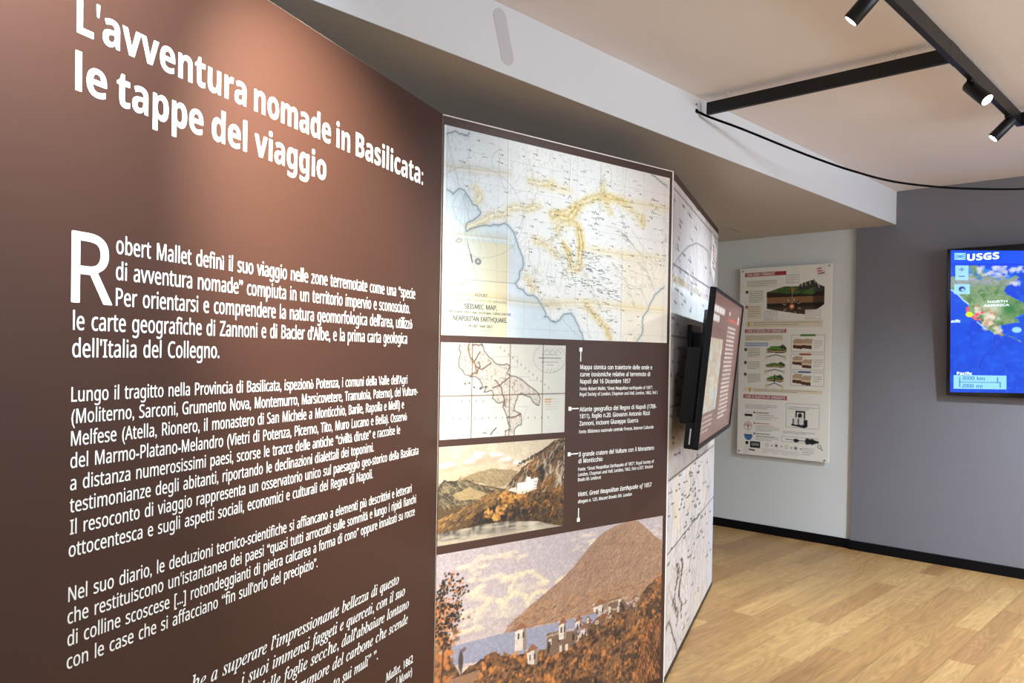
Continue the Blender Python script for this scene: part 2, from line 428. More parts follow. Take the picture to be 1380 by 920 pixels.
D = json.loads('''{"m1_coast":[[0.013,0.305],[0.023,0.312],[0.034,0.324],[0.047,0.301],[0.057,0.289],[0.073,0.294],[0.086,0.318],[0.1,0.341],[0.106,0.357],[0.122,0.36],[0.131,0.379],[0.133,0.399],[0.125,0.413],[0.11,0.431],[0.094,0.443],[0.083,0.456],[0.081,0.475],[0.084,0.493],[0.105,0.474],[0.126,0.46],[0.15,0.449],[0.167,0.449],[0.184,0.439],[0.204,0.439],[0.219,0.428],[0.234,0.427],[0.25,0.443],[0.265,0.467],[0.282,0.526],[0.293,0.564],[0.303,0.589],[0.306,0.619],[0.302,0.643],[0.291,0.658],[0.289,0.694],[0.274,0.723],[0.285,0.745],[0.306,0.752],[0.322,0.777],[0.346,0.775],[0.362,0.787],[0.382,0.822],[0.399,0.858],[0.403,0.878],[0.396,0.886],[0.413,0.883],[0.422,0.901],[0.444,0.91],[0.426,0.905],[0.443,0.911],[0.46,0.9],[0.479,0.867],[0.499,0.859],[0.517,0.861],[0.532,0.888],[0.547,0.922],[0.559,0.957],[0.572,0.999]],"m1_east":[[0.979,0.66],[0.95,0.692],[0.929,0.713],[0.916,0.745],[0.896,0.786],[0.892,0.813],[0.872,0.841],[0.863,0.88],[0.867,0.925],[0.864,0.948],[0.85,0.972],[0.837,0.995]],"m1_ne":[[0.901,0.002],[0.928,0.02],[0.955,0.035],[0.986,0.056]],"m1_nw":[[0.009,0.042],[0.024,0.031],[0.039,0.018],[0.054,0.028],[0.069,0.027],[0.083,0.025],[0.089,0.011]],"m1_gold":[[[0.09,0.47],[0.117,0.45],[0.143,0.427],[0.166,0.404],[0.193,0.387],[0.231,0.379]],[[0.42,0.335],[0.452,0.329],[0.489,0.315],[0.51,0.29],[0.532,0.266],[0.571,0.237],[0.61,0.208],[0.65,0.189],[0.692,0.186],[0.722,0.196],[0.758,0.195]],[[0.771,0.22],[0.803,0.241],[0.835,0.277],[0.854,0.302]],[[0.649,0.132],[0.653,0.171],[0.659,0.19],[0.674,0.228],[0.687,0.273]],[[0.5,0.345],[0.516,0.315],[0.538,0.278]],[[0.522,0.367],[0.539,0.377],[0.548,0.421],[0.554,0.46],[0.552,0.493]],[[0.431,0.372],[0.457,0.347],[0.489,0.347]],[[0.442,0.421],[0.468,0.384],[0.495,0.372]],[[0.542,0.4],[0.552,0.455],[0.556,0.489],[0.55,0.526],[0.551,0.575],[0.537,0.612],[0.516,0.608],[0.504,0.561],[0.491,0.514],[0.474,0.489]],[[0.581,0.809],[0.609,0.847],[0.647,0.887],[0.679,0.921],[0.699,0.986]],[[0.35,0.485],[0.388,0.498],[0.416,0.521],[0.439,0.552]],[[0.321,0.69],[0.348,0.748]],[[0.245,0.345],[0.279,0.332],[0.318,0.336],[0.363,0.307]],[[0.119,0.277],[0.133,0.31],[0.124,0.336]],[[0.326,0.19],[0.372,0.191],[0.418,0.173]],[[0.86,0.258],[0.858,0.308]]],"m1_gray":[[[0.199,0.064],[0.178,0.094],[0.174,0.125],[0.181,0.16]],[[0.208,0.085],[0.202,0.136],[0.205,0.19],[0.22,0.241],[0.239,0.267]],[[0.298,0.296],[0.306,0.344],[0.294,0.409],[0.285,0.448]],[[0.319,0.073],[0.325,0.109],[0.34,0.13]],[[0.642,0.012],[0.64,0.12],[0.65,0.152]],[[0.683,0.014],[0.693,0.066],[0.688,0.129],[0.709,0.141]],[[0.722,0.217],[0.747,0.281],[0.761,0.362],[0.8,0.439]],[[0.67,0.351],[0.724,0.355],[0.774,0.401],[0.812,0.437]],[[0.767,0.388],[0.828,0.467],[0.912,0.523],[0.977,0.537]],[[0.8,0.352],[0.855,0.432],[0.912,0.515]],[[0.836,0.534],[0.885,0.588],[0.915,0.669],[0.937,0.713]],[[0.765,0.693],[0.791,0.667],[0.846,0.692],[0.874,0.734],[0.888,0.779]],[[0.777,0.58],[0.844,0.601],[0.9,0.617]],[[0.329,0.535],[0.325,0.589],[0.347,0.64],[0.337,0.695]],[[0.367,0.516],[0.373,0.569],[0.363,0.624]],[[0.412,0.59],[0.402,0.66],[0.414,0.727]],[[0.474,0.892],[0.557,0.992]],[[0.447,0.625],[0.437,0.695],[0.455,0.748]],[[0.591,0.819],[0.586,0.905],[0.599,0.991]],[[0.009,0.044],[0.025,0.138],[0.048,0.236],[0.053,0.282]],[[0.057,0.298],[0.032,0.368],[0.046,0.435],[0.073,0.47]],[[0.06,0.297],[0.08,0.369],[0.094,0.443]],[[0.081,0.507],[0.094,0.573],[0.114,0.659],[0.124,0.721]]],"m1_folds":[[[0.236,-0.002],[0.238,0.485],[0.241,0.995]],[[0.501,0.005],[0.495,0.189]],[[0.756,0.501],[0.754,0.991]],[[0.768,0.005],[0.758,0.188]]],"m1_hfold":[[[0.408,0.194],[0.498,0.195]],[[0.65,0.189],[0.758,0.195],[0.992,0.187]],[[0.604,0.496],[0.756,0.501]],[[0.759,0.502],[0.842,0.493],[0.976,0.496]],[[0.416,0.81],[0.578,0.792],[0.754,0.798]],[[0.754,0.799],[0.848,0.804],[0.981,0.803]],[[0.006,0.511],[0.235,0.501]],[[0.009,0.797],[0.239,0.805]],[[0.244,0.811],[0.449,0.82]],[[0.005,0.195],[0.238,0.169]]],"m1_pts":{"cart":[[0.015,0.728],[0.235,0.727],[0.239,0.989],[0.002,1.0]],"circ":[[0.13,0.389],[0.301,0.353],[0.133,0.612]],"compass":[[0.128,0.632]],"ndl":[[0.089,0.549],[0.107,0.638]],"text":[[0.142,0.789],[0.145,0.818],[0.145,0.846],[0.141,0.875],[0.143,0.904],[0.144,0.939]],"cartbox":[[0.013,0.528],[0.015,0.728],[0.274,0.723]],"scaleA":[[0.027,0.748]]},"m2_a":[[0.302,0.005],[0.316,0.056],[0.336,0.107],[0.364,0.152],[0.393,0.19],[0.422,0.222],[0.46,0.228],[0.499,0.215],[0.523,0.237],[0.514,0.281],[0.5,0.314],[0.54,0.347],[0.589,0.367],[0.64,0.408],[0.681,0.455],[0.733,0.504],[0.77,0.553],[0.781,0.614],[0.771,0.682],[0.751,0.674],[0.719,0.639],[0.703,0.591],[0.662,0.57],[0.621,0.541],[0.597,0.554],[0.587,0.607],[0.568,0.673],[0.564,0.726],[0.619,0.769],[0.625,0.823],[0.621,0.889],[0.586,0.907],[0.567,0.939],[0.567,0.999]],"m2_t":[[0.139,0.018],[0.131,0.075],[0.14,0.125],[0.132,0.175],[0.129,0.244],[0.147,0.276],[0.169,0.32],[0.205,0.339],[0.219,0.358],[0.255,0.352],[0.293,0.397],[0.312,0.455],[0.289,0.487],[0.34,0.462],[0.322,0.52],[0.387,0.502],[0.397,0.548],[0.388,0.586],[0.437,0.641],[0.48,0.629],[0.471,0.681],[0.491,0.735],[0.506,0.802],[0.517,0.869],[0.537,0.897],[0.532,0.936],[0.493,0.946],[0.494,0.999]],"m2_br":[[[0.206,0.009],[0.203,0.098],[0.217,0.161],[0.254,0.237],[0.264,0.301],[0.219,0.345]],[[0.254,0.25],[0.31,0.275],[0.346,0.236],[0.374,0.21]],[[0.387,0.47],[0.444,0.451],[0.491,0.393],[0.52,0.366]],[[0.449,0.458],[0.464,0.523],[0.489,0.63],[0.495,0.682]],[[0.281,0.198],[0.291,0.249],[0.26,0.326]],[[0.405,0.392],[0.444,0.451]],[[0.233,0.021],[0.307,0.024]],[[0.506,0.802],[0.565,0.799],[0.619,0.769]],[[0.289,0.096],[0.245,0.199]]],"m2_pts":{"title":[[0.859,0.107],[0.859,0.146],[0.86,0.193],[0.86,0.225]],"oval":[[0.859,0.149],[1.0,0.146],[0.861,0.314]],"leg":[[0.823,0.616],[0.876,0.615],[0.958,0.691]],"isl":[[0.379,0.976],[0.421,0.908],[0.318,0.955],[0.346,0.957],[0.388,0.983]],"row":[[0.095,0.788],[0.472,0.8],[0.681,0.813],[0.852,0.821]],"row2":[[0.158,0.607],[0.32,0.614]],"diag":[[0.444,0.039],[0.853,0.484]],"isl2":[[0.18,0.427],[0.211,0.421],[0.248,0.466],[0.294,0.48],[0.34,0.462]],"boxes":[[0.392,0.138],[0.586,0.134],[0.588,0.247],[0.519,0.248],[0.589,0.356],[0.685,0.357],[0.685,0.397],[0.763,0.398],[0.385,0.684],[0.471,0.688],[0.626,0.903],[0.672,0.691],[0.593,0.687]]},"m3":{"dist":[[0.004,0.367],[0.128,0.353],[0.251,0.297],[0.399,0.266],[0.521,0.293],[0.605,0.318],[0.564,0.397],[0.482,0.468],[0.401,0.469],[0.301,0.399],[0.005,0.406]],"mid":[[0.0,0.405],[0.036,0.332],[0.11,0.363],[0.175,0.35],[0.223,0.374],[0.321,0.443],[0.442,0.489],[0.483,0.524],[0.443,0.586],[0.274,0.611],[0.001,0.613]],"cliff":[[0.996,-0.001],[0.909,0.009],[0.831,0.088],[0.754,0.152],[0.69,0.23],[0.627,0.307],[0.564,0.397],[0.503,0.485],[0.462,0.52],[0.483,0.565],[0.63,0.562],[0.995,0.652]],"bld":[[0.596,0.57],[0.599,0.451],[0.671,0.448],[0.676,0.392],[0.708,0.404],[0.714,0.426],[0.769,0.412],[0.76,0.54],[0.651,0.58]],"wing":[[0.524,0.523],[0.545,0.499],[0.595,0.5],[0.596,0.556]],"ridge":[[-0.005,0.742],[0.132,0.664],[0.264,0.609],[0.401,0.496],[0.462,0.52],[0.463,0.59],[0.354,0.68],[0.228,0.763],[-0.002,0.873]],"wood":[[0.228,0.763],[0.265,0.663],[0.401,0.51],[0.483,0.551],[0.63,0.562],[0.995,0.623],[1.0,1.001],[0.775,0.903],[0.57,0.861],[0.375,0.841],[0.181,0.861]],"water":[[-0.002,0.873],[0.181,0.861],[0.376,0.848],[0.57,0.861],[0.775,0.903],[0.922,0.977],[1.0,1.001],[1.001,1.038],[-0.002,1.003]],"clouds":[[0.297,0.087],[0.278,0.125],[0.417,0.114],[0.509,0.166],[0.211,0.164],[0.07,0.173],[0.025,0.181],[0.604,0.22]],"orange":[[0.567,0.636],[0.465,0.728],[0.435,0.778],[0.63,0.604],[0.514,0.571],[0.359,0.735]]},"m4":{"mount":[[0.252,0.467],[0.286,0.418],[0.333,0.38],[0.381,0.341],[0.458,0.282],[0.515,0.237],[0.573,0.17],[0.625,0.099],[0.687,0.038],[0.751,0.009],[0.807,-0.004],[0.866,0.005],[0.907,0.052],[0.948,0.106],[0.998,0.151],[1.004,0.473],[0.854,0.473],[0.657,0.493],[0.412,0.474],[0.252,0.467]],"lake":[[0.05,0.461],[0.252,0.466],[0.444,0.483],[0.666,0.491],[0.669,0.662],[0.438,0.659],[0.277,0.597],[0.062,0.558]],"tower":[[0.299,0.476],[0.313,0.466],[0.322,0.453],[0.346,0.477],[0.348,0.585],[0.3,0.575]],"towertop":[[0.293,0.477],[0.322,0.453],[0.349,0.482]],"h1":[[0.348,0.585],[0.397,0.603],[0.395,0.681],[0.355,0.665]],"t2":[[0.487,0.484],[0.518,0.484],[0.52,0.587],[0.488,0.586]],"h2":[[0.433,0.531],[0.482,0.533],[0.562,0.561],[0.563,0.623],[0.521,0.649],[0.438,0.659]],"h3":[[0.561,0.493],[0.591,0.498],[0.592,0.54],[0.561,0.54]],"h4":[[0.583,0.547],[0.618,0.554],[0.619,0.596],[0.586,0.59]],"h5":[[0.643,0.436],[0.711,0.446],[0.712,0.484],[0.648,0.485]],"h6":[[0.72,0.433],[0.781,0.435],[0.82,0.496],[0.821,0.524],[0.758,0.498],[0.721,0.481]],"fol":[[-0.005,0.489],[0.061,0.5],[0.088,0.604],[0.169,0.57],[0.213,0.55],[0.277,0.597],[0.361,0.667],[0.411,0.694],[0.512,0.626],[0.641,0.588],[0.666,0.491],[0.739,0.482],[0.874,0.513],[0.913,0.412],[1.002,0.369],[1.013,1.016],[0.416,0.771],[-0.005,0.742]],"roof":[[0.026,0.622],[0.169,0.615],[0.143,0.67],[0.079,0.658]],"tree":[[0.052,0.137],[0.078,0.18],[0.086,0.215],[0.029,0.163],[0.011,0.186],[0.024,0.218],[0.007,0.234],[0.048,0.268],[0.074,0.269],[0.012,0.292],[0.054,0.305],[0.069,0.325],[0.018,0.329],[0.059,0.35],[0.013,0.37],[0.034,0.398],[0.019,0.428],[0.04,0.435]],"clouds":[[0.082,0.078],[0.185,0.093],[0.135,0.048],[0.329,0.08],[0.11,0.15],[0.277,0.173],[0.307,0.182],[0.237,0.2],[0.319,0.246],[0.308,0.281],[0.164,0.202],[0.137,0.216],[0.121,0.233],[0.182,0.266],[0.362,0.258],[0.43,0.254],[0.085,0.323],[0.194,0.328],[0.332,0.334],[0.096,0.369],[0.222,0.367],[0.297,0.369],[0.05,0.411],[0.167,0.408],[0.274,0.407]],"pole":[[0.092,0.498],[0.094,0.614]]},"c":{"h":[[[-0.01,0.019],[0.83,0.012]],[[-0.026,0.171],[0.813,0.164]],[[-0.045,0.313],[0.285,0.312]],[[-0.049,0.455],[0.187,0.458]],[[-0.044,0.599],[0.931,0.611]],[[-0.023,0.75],[0.296,0.759]]],"v":[[0.437,-0.003],[0.452,0.081]],"arc":[[-0.012,0.183],[0.074,0.152],[0.154,0.132],[0.271,0.106],[0.434,0.082],[0.583,0.076],[0.708,0.076],[0.799,0.09]],"band":[[-0.011,0.186],[0.452,0.186],[-0.008,0.205],[0.455,0.202]],"coast":[[-0.023,0.911],[0.002,0.904],[0.053,0.901],[0.091,0.925],[0.123,0.948],[0.157,0.966],[0.199,0.999]],"marks":[[-0.002,0.038],[0.139,0.029],[0.173,0.028],[0.243,0.033],[0.275,0.034],[0.402,-0.001],[0.383,0.048],[0.315,0.083],[0.102,0.066],[0.09,0.078],[0.081,0.106],[0.07,0.122],[0.058,0.13],[0.16,0.131],[0.101,0.15],[0.275,0.135],[0.234,0.166],[0.632,0.121],[0.761,0.126],[0.331,0.181],[0.415,0.179],[0.044,0.214],[0.139,0.218],[0.035,0.241],[0.199,0.231],[0.309,0.247],[0.491,0.2],[0.687,0.191],[0.59,0.221],[-0.026,0.274],[0.073,0.285],[0.135,0.302],[-0.031,0.324],[0.099,0.335],[0.2,0.353],[0.103,0.365],[0.107,0.389],[0.069,0.404],[0.158,0.397],[-0.034,0.391],[0.113,0.434],[0.002,0.474],[0.12,0.479],[-0.03,0.506],[0.167,0.611],[0.466,0.612],[0.391,0.628],[0.377,0.634],[0.004,0.631],[0.226,0.659],[0.268,0.667],[0.355,0.676],[0.579,0.691],[0.48,0.692],[0.258,0.692],[0.484,0.716],[-0.012,0.677],[0.318,0.717],[0.59,0.752],[0.457,0.748],[0.54,0.756],[0.645,0.769],[0.802,0.805],[0.28,0.74],[0.368,0.758],[0.254,0.753],[0.269,0.763],[0.633,0.802],[0.711,0.829],[0.565,0.808],[0.483,0.81],[0.875,0.869],[0.82,0.896],[0.803,0.705],[0.901,0.784],[0.771,0.636],[0.489,0.846],[0.82,0.897],[0.173,0.818],[0.2,0.828],[0.452,0.905],[0.307,0.92],[0.607,0.95],[0.373,0.972],[0.288,0.974],[-0.02,0.775]]},"p":{"bar":[[[0.056,0.025],[0.521,0.025],[0.521,0.044],[0.057,0.047]],[[0.067,0.327],[0.531,0.327],[0.532,0.346],[0.068,0.346]],[[0.062,0.677],[0.55,0.679],[0.551,0.698],[0.063,0.697]]],"block":[[0.308,0.134],[0.499,0.106],[0.691,0.108],[0.699,0.092],[0.767,0.083],[0.817,0.078],[0.851,0.1],[0.927,0.116],[0.926,0.204],[0.873,0.223],[0.731,0.253],[0.654,0.25],[0.312,0.22]],"topg":[[0.308,0.134],[0.499,0.106],[0.622,0.113],[0.699,0.1],[0.827,0.12],[0.869,0.129],[0.803,0.152]],"side":[[0.807,0.152],[0.927,0.116],[0.926,0.204],[0.873,0.223],[0.814,0.223]],"hyp":[[0.587,0.211],[0.592,0.127],[0.591,0.089]],"mts":[[0.682,0.096],[0.724,0.092],[0.767,0.085],[0.817,0.078],[0.86,0.104]],"texts":[[[0.084,0.073],[0.418,0.072]],[[0.085,0.097],[0.419,0.092]],[[0.11,0.124],[0.262,0.125]],[[0.112,0.185],[0.264,0.176]],[[0.104,0.208],[0.225,0.208]],[[0.106,0.258],[0.227,0.255]],[[0.164,0.292],[0.888,0.293]],[[0.164,0.305],[0.888,0.304]],[[0.074,0.364],[0.484,0.365]],[[0.075,0.384],[0.485,0.384]],[[0.071,0.399],[0.334,0.401]],[[0.072,0.414],[0.334,0.414]],[[0.105,0.429],[0.235,0.429]],[[0.107,0.473],[0.237,0.472]],[[0.104,0.503],[0.238,0.502]],[[0.106,0.538],[0.24,0.536]],[[0.107,0.568],[0.25,0.566]],[[0.109,0.609],[0.252,0.607]],[[0.18,0.645],[0.864,0.649]],[[0.181,0.653],[0.865,0.657]],[[0.089,0.734],[0.443,0.729]],[[0.09,0.752],[0.444,0.747]],[[0.214,0.794],[0.451,0.796]],[[0.214,0.807],[0.451,0.804]],[[0.216,0.848],[0.476,0.85]],[[0.217,0.87],[0.477,0.863]],[[0.219,0.899],[0.469,0.899]],[[0.22,0.921],[0.47,0.912]],[[0.568,0.729],[0.88,0.734]],[[0.568,0.742],[0.881,0.74]],[[0.518,0.862],[0.859,0.858]],[[0.519,0.87],[0.859,0.865]],[[0.726,0.941],[0.849,0.94]],[[0.727,0.971],[0.85,0.97]],[[0.829,0.389],[0.908,0.389]],[[0.83,0.422],[0.91,0.422]],[[0.829,0.487],[0.916,0.487]],[[0.83,0.52],[0.917,0.519]],[[0.828,0.574],[0.915,0.572]],[[0.829,0.596],[0.916,0.595]]],"dots":[[0.082,0.127],[0.081,0.208],[0.079,0.436],[0.078,0.506],[0.079,0.569],[0.193,0.772],[0.196,0.829],[0.197,0.884]],"boxes":[[[0.589,0.359],[0.939,0.446]],[[0.589,0.458],[0.939,0.538]],[[0.588,0.55],[0.938,0.619]],[[0.549,0.714],[0.897,0.836]],[[0.506,0.886],[0.892,0.913]],[[0.285,0.232],[0.427,0.279]],[[0.73,0.23],[0.887,0.277]],[[0.523,0.047],[0.656,0.089]]],"tags":[[[0.679,0.355],[0.845,0.366]],[[0.675,0.453],[0.803,0.463]],[[0.67,0.545],[0.802,0.553]]],"hills":[[[0.311,0.412],[0.541,0.454]],[[0.302,0.502],[0.531,0.531]],[[0.314,0.568],[0.516,0.607]]],"blocks":[[[0.607,0.378],[0.806,0.432]],[[0.606,0.468],[0.805,0.531]],[[0.61,0.558],[0.8,0.619]]],"seis":[[0.605,0.75],[0.788,0.837]],"wave":[[0.547,0.9],[0.887,0.902]],"circ":[[0.126,0.789],[0.124,0.846],[0.128,0.9]],"man":[[0.114,0.937],[0.201,0.942]],"flow":[[0.344,0.939],[0.448,0.939],[0.558,0.941],[0.658,0.943]],"logo":[[0.848,0.017],[0.917,0.064]],"cream":[[[0.079,0.282],[0.914,0.318]],[[0.068,0.64],[0.927,0.66]],[[0.069,0.36],[0.494,0.388]],[[0.09,0.199],[0.255,0.271]]],"blue":[[0.066,0.397],[0.334,0.418]],"green":[[[0.079,0.064],[0.419,0.106]],[[0.105,0.121],[0.27,0.189]],[[0.1,0.427],[0.246,0.474]],[[0.104,0.501],[0.244,0.541]],[[0.107,0.566],[0.257,0.611]]],"bulb":[[0.11,0.298],[0.136,0.65]],"screws":[[0.031,0.014],[0.971,0.012],[0.024,0.984],[0.96,0.991]]},"t":{"logo":[[0.053,0.02],[0.206,0.065]],"usgs":[[0.232,0.065],[0.658,0.064],[0.232,0.02]],"box1":[[0.065,0.105],[0.244,0.209]],"box2":[[0.052,0.235],[0.267,0.305]],"scale":[[0.053,0.879],[0.772,0.976]],"na":[[0.516,0.351],[0.773,0.372],[0.461,0.377],[0.801,0.392]],"yel":[[0.263,0.449]],"land":[[-0.001,0.18],[0.065,0.185],[0.252,0.099],[0.351,0.099],[0.461,0.127],[0.549,0.149],[0.505,0.178],[0.658,0.183],[0.724,0.177],[0.823,0.188],[0.899,0.171],[0.921,0.193],[0.856,0.222],[0.768,0.245],[0.724,0.279],[0.757,0.302],[0.834,0.324],[0.943,0.352],[1.0,0.374],[1.0,0.431],[0.987,0.44],[0.877,0.469],[0.943,0.503],[0.823,0.509],[0.702,0.521],[0.658,0.538],[0.68,0.566],[0.724,0.589],[0.877,0.616],[0.954,0.644],[0.943,0.627],[0.823,0.6],[0.702,0.595],[0.56,0.573],[0.483,0.528],[0.406,0.494],[0.307,0.477],[0.23,0.449],[0.219,0.435],[0.23,0.4],[0.263,0.377],[0.175,0.344],[0.109,0.31],[0.032,0.282],[-0.001,0.271]],"red":[[0.235,0.406],[0.241,0.423],[0.329,0.468],[0.362,0.451],[0.384,0.445],[0.406,0.485],[0.439,0.433],[0.351,0.479],[0.307,0.463]],"tan":[[0.384,0.422],[0.505,0.462],[0.571,0.444],[0.505,0.516],[0.603,0.555],[0.549,0.499]],"ice":[[0.417,0.138],[0.505,0.155],[0.636,0.12],[0.746,0.106],[0.823,0.125],[0.921,0.125],[0.592,0.16],[0.702,0.154],[0.866,0.233]],"pac":[[0.076,0.498],[0.021,0.524],[0.109,0.865],[0.307,0.861],[0.01,0.888]],"baja":[[0.373,0.5],[0.483,0.547]],"gulf":[[0.899,0.554]],"ridge":[[0.603,0.612],[0.614,0.663],[0.549,0.703],[0.45,0.755],[0.406,0.818],[0.461,0.84]],"coastw":[[0.004,0.276],[0.087,0.304],[0.153,0.333],[0.252,0.378]]},"mon":{"scr":[[0.031,0.027],[0.96,0.035],[0.877,0.963],[-0.007,0.955]],"title":[[0.058,0.105],[0.346,0.104],[0.039,0.158],[0.21,0.157]],"red":[[0.487,0.137],[0.844,0.135]],"pic":[[0.02,0.295],[0.396,0.297],[0.365,0.795],[0.02,0.794]],"col":[[0.498,0.183],[0.775,0.187],[0.753,0.901],[0.435,0.909]],"cap":[[0.003,0.819],[0.308,0.822],[0.025,0.87],[0.329,0.868]]}}''')
# ------------------------------------------------------------------ the room
Y0, X0, X1 = -3.2, -4.7, 3.4
struct(G().box(X0, X1, Y0, 6.80, -0.10, 0.0), 'floor', M['floor'], 'oak plank floor')
struct(G().box(-2.147, X1, Y0, 6.80, 2.855, 2.955), 'ceiling', M['ceil'], 'pale ceiling above the light track')
tr = struct(G().box(-3.262, -2.147, Y0, 6.628, 2.5965, 2.955), 'trim_1', M['beam'], 'white dropped beam')
obj('underside', [(-3.262, Y0, 2.595), (-2.149, Y0, 2.595), (-2.149, 6.628, 2.595), (-3.262, 6.628, 2.595)], [(0, 3, 2, 1)], M['soffit'], tr)['label'] = 'underside with shade in its colour'
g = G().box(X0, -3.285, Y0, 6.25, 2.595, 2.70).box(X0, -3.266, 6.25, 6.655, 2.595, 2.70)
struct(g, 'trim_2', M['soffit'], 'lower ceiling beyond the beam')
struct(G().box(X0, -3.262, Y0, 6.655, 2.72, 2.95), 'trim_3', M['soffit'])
struct(G().box(X0, -2.449, 6.655, 6.80, 0, 2.95), 'wall_back', M['wall'], 'pale grey wall behind the poster')
struct(G().box(-2.449, X1, 6.628, 6.80, 0, 2.95), 'wall_back_right', M['dark'], 'darker grey wall behind the wide display')
struct(G().box(X0 - 0.1, X0, Y0, 6.80, 0, 2.95), 'wall_left', M['wall'])
g = G().box(X1, X1 + 0.1, Y0, 2.1, 0, 2.95).box(X1, X1 + 0.1, 5.9, 6.80, 0, 2.95).box(X1, X1 + 0.1, 2.1, 5.9, 0, 1.4).box(X1, X1 + 0.1, 2.1, 5.9, 2.5, 2.95)
struct(g, 'wall_right', M['wall'])
g = G()
for a in (2.1, 3.97, 5.84): g.box(X1 + 0.02, X1 + 0.08, a, a + 0.06, 1.4, 2.5)
for b in (1.4, 2.44): g.box(X1 + 0.021, X1 + 0.079, 2.1, 5.9, b, b + 0.06)
struct(g, 'added_window_2', M['frame'])  # unseen window, added to house the side fill light
WX0, WX1, WZ0, WZ1 = -0.6, 2.6, 0.5, 2.45
g = G().box(X0, WX0, Y0 - 0.1, Y0, 0, 2.95).box(WX1, X1, Y0 - 0.1, Y0, 0, 2.95).box(WX0, WX1, Y0 - 0.1, Y0, 0, WZ0).box(WX0, WX1, Y0 - 0.1, Y0, WZ1, 2.95)
struct(g, 'wall_front', M['wall'])
g = G()
for a in (WX0, (WX0 + WX1) / 2 - 0.03, WX1 - 0.06): g.box(a, a + 0.06, Y0 - 0.08, Y0 - 0.02, WZ0, WZ1)
for b in (WZ0, WZ1 - 0.06): g.box(WX0, WX1, Y0 - 0.079, Y0 - 0.021, b, b + 0.06)
struct(g, 'added_window_1', M['frame'])  # unseen window behind the viewpoint, added for its fill light
struct(G().box(-2.4635, X1, 6.6165, 6.628, 0.0, 0.075), 'baseboard_back_right', M['base'])
struct(G().box(X0, -2.449, 6.6435, 6.655, 0.0, 0.075), 'baseboard_back', M['base'])
# touched-up stripe on the beam
n = 12; cy, hw = 2.198, 0.036
pts = [(cy + hw * 0.6 + hw * math.cos(PI + PI * i / n), 2.668 + hw * math.sin(PI + PI * i / n)) for i in range(n + 1)]
pts += [(cy - hw * 0.6 + hw * math.cos(PI * i / n), 2.800 + hw * math.sin(PI * i / n)) for i in range(n + 1)]
g = G(); g.add([(-2.1468, y, z) for y, z in pts] + [(-2.1455, y, z) for y, z in pts], [])
k = len(pts); g.f = [tuple(range(k - 1, -1, -1)), tuple(range(k, 2 * k))] + [(i, (i + 1) % k, k + (i + 1) % k, k + i) for i in range(k)]
o = g.build('paint_patch', M['patch'], tr)
o['label'] = 'greyer rounded patch of paint'

# ------------------------------------------------------------------ the three folding panels
H = 2.394; T = 0.024
ANG_A, ANG_B = math.radians(-22.3096), math.radians(7.036)
def rz_of(a): return PI / 2 - a            # local x runs along the panel, local -y faces the room
BC = Vector((-2.0412, 3.2415, 0)); dB = Vector((math.sin(ANG_B), math.cos(ANG_B), 0)); dA = Vector((math.sin(ANG_A), math.cos(ANG_A), 0))
LB = 1.3063; LA = 1.79; LC = 1.757
AB = BC - dB * LB
A0 = AB - dA * LA
mt = T * math.tan((ANG_B - ANG_A) / 2)

def panel(label, p0, ang, L, mL, mR, kick):
    t = thing('exhibition_panel', label, 'exhibition panel', p0, rz_of(ang))
    e = 0.001
    G().prism([(e, 0), (L - e, 0), (L - e + mR, T), (e + mL, T)], 0.004 if kick else 0.0, H).build('board', M['core'], t)
    return t

PA = panel('long brown text panel with white title, nearest of the folding panels', A0, ANG_A, LA, 0, -0.004, False)
PB = panel('middle brown panel of the folding row with printed maps and landscapes', AB, ANG_B, LB, 0.004, -mt, False)
PC = panel('far map-covered panel of the folding row, carrying the tilted display', BC, ANG_A, LC, mt, 0, True)

# A: film, title, drop cap, paragraphs, quotation
G().box(0.0005, LA - 0.0024, -0.0008, 0.0, 0.0, H - 0.0008).build('printed_film', M['brown'], PA)
YA = -0.0012
def ax(s): return LA + s
for w_, a, b, z in (("L'avventura", -1.5343, -1.0654, 2.106), ('nomade', -1.0357, -0.7096, 2.106), ('in', -0.680, -0.6107, 2.106), ('Basilicata:', -0.5786, -0.1481, 2.106),
                    ('le', -1.536, -1.4665, 1.999), ('tappe', -1.442, -1.2071, 1.999), ('del', -1.179, -1.0607, 1.999), ('viaggio', -1.0319, -0.729, 1.999)):
    g = G(); line(g, w_, 'bold', 0.0690, ax(a), ax(b), z, YA, res=4, emb=0.005)
    g.build('title_lettering', M['white'], PA)
g = G(); line(g, 'R', 'sans', 0.1315, ax(-1.5386), ax(-1.4487), 1.6065, YA, res=4, emb=0.012)
g.build('drop_cap', M['white'], PA)
P1 = [("obert Mallet definì il suo viaggio nelle zone terremotate come una “specie", -1.439, -0.1933, 1.7085),
      ("di avventura nomade” compiuta in un territorio impervio e sconosciuto.", -1.439, -0.2298, 1.657),
      ("Per orientarsi e comprendere la natura geomorfologica dell'area, utilizzò", -1.4385, -0.2107, 1.606),
      ("le carte geografiche di Zannoni e di Bacler d'Albe, e la prima carta geologica", -1.5349, -0.2452, 1.555),
      ("dell'Italia del Collegno.", -1.5358, -1.1461, 1.504)]
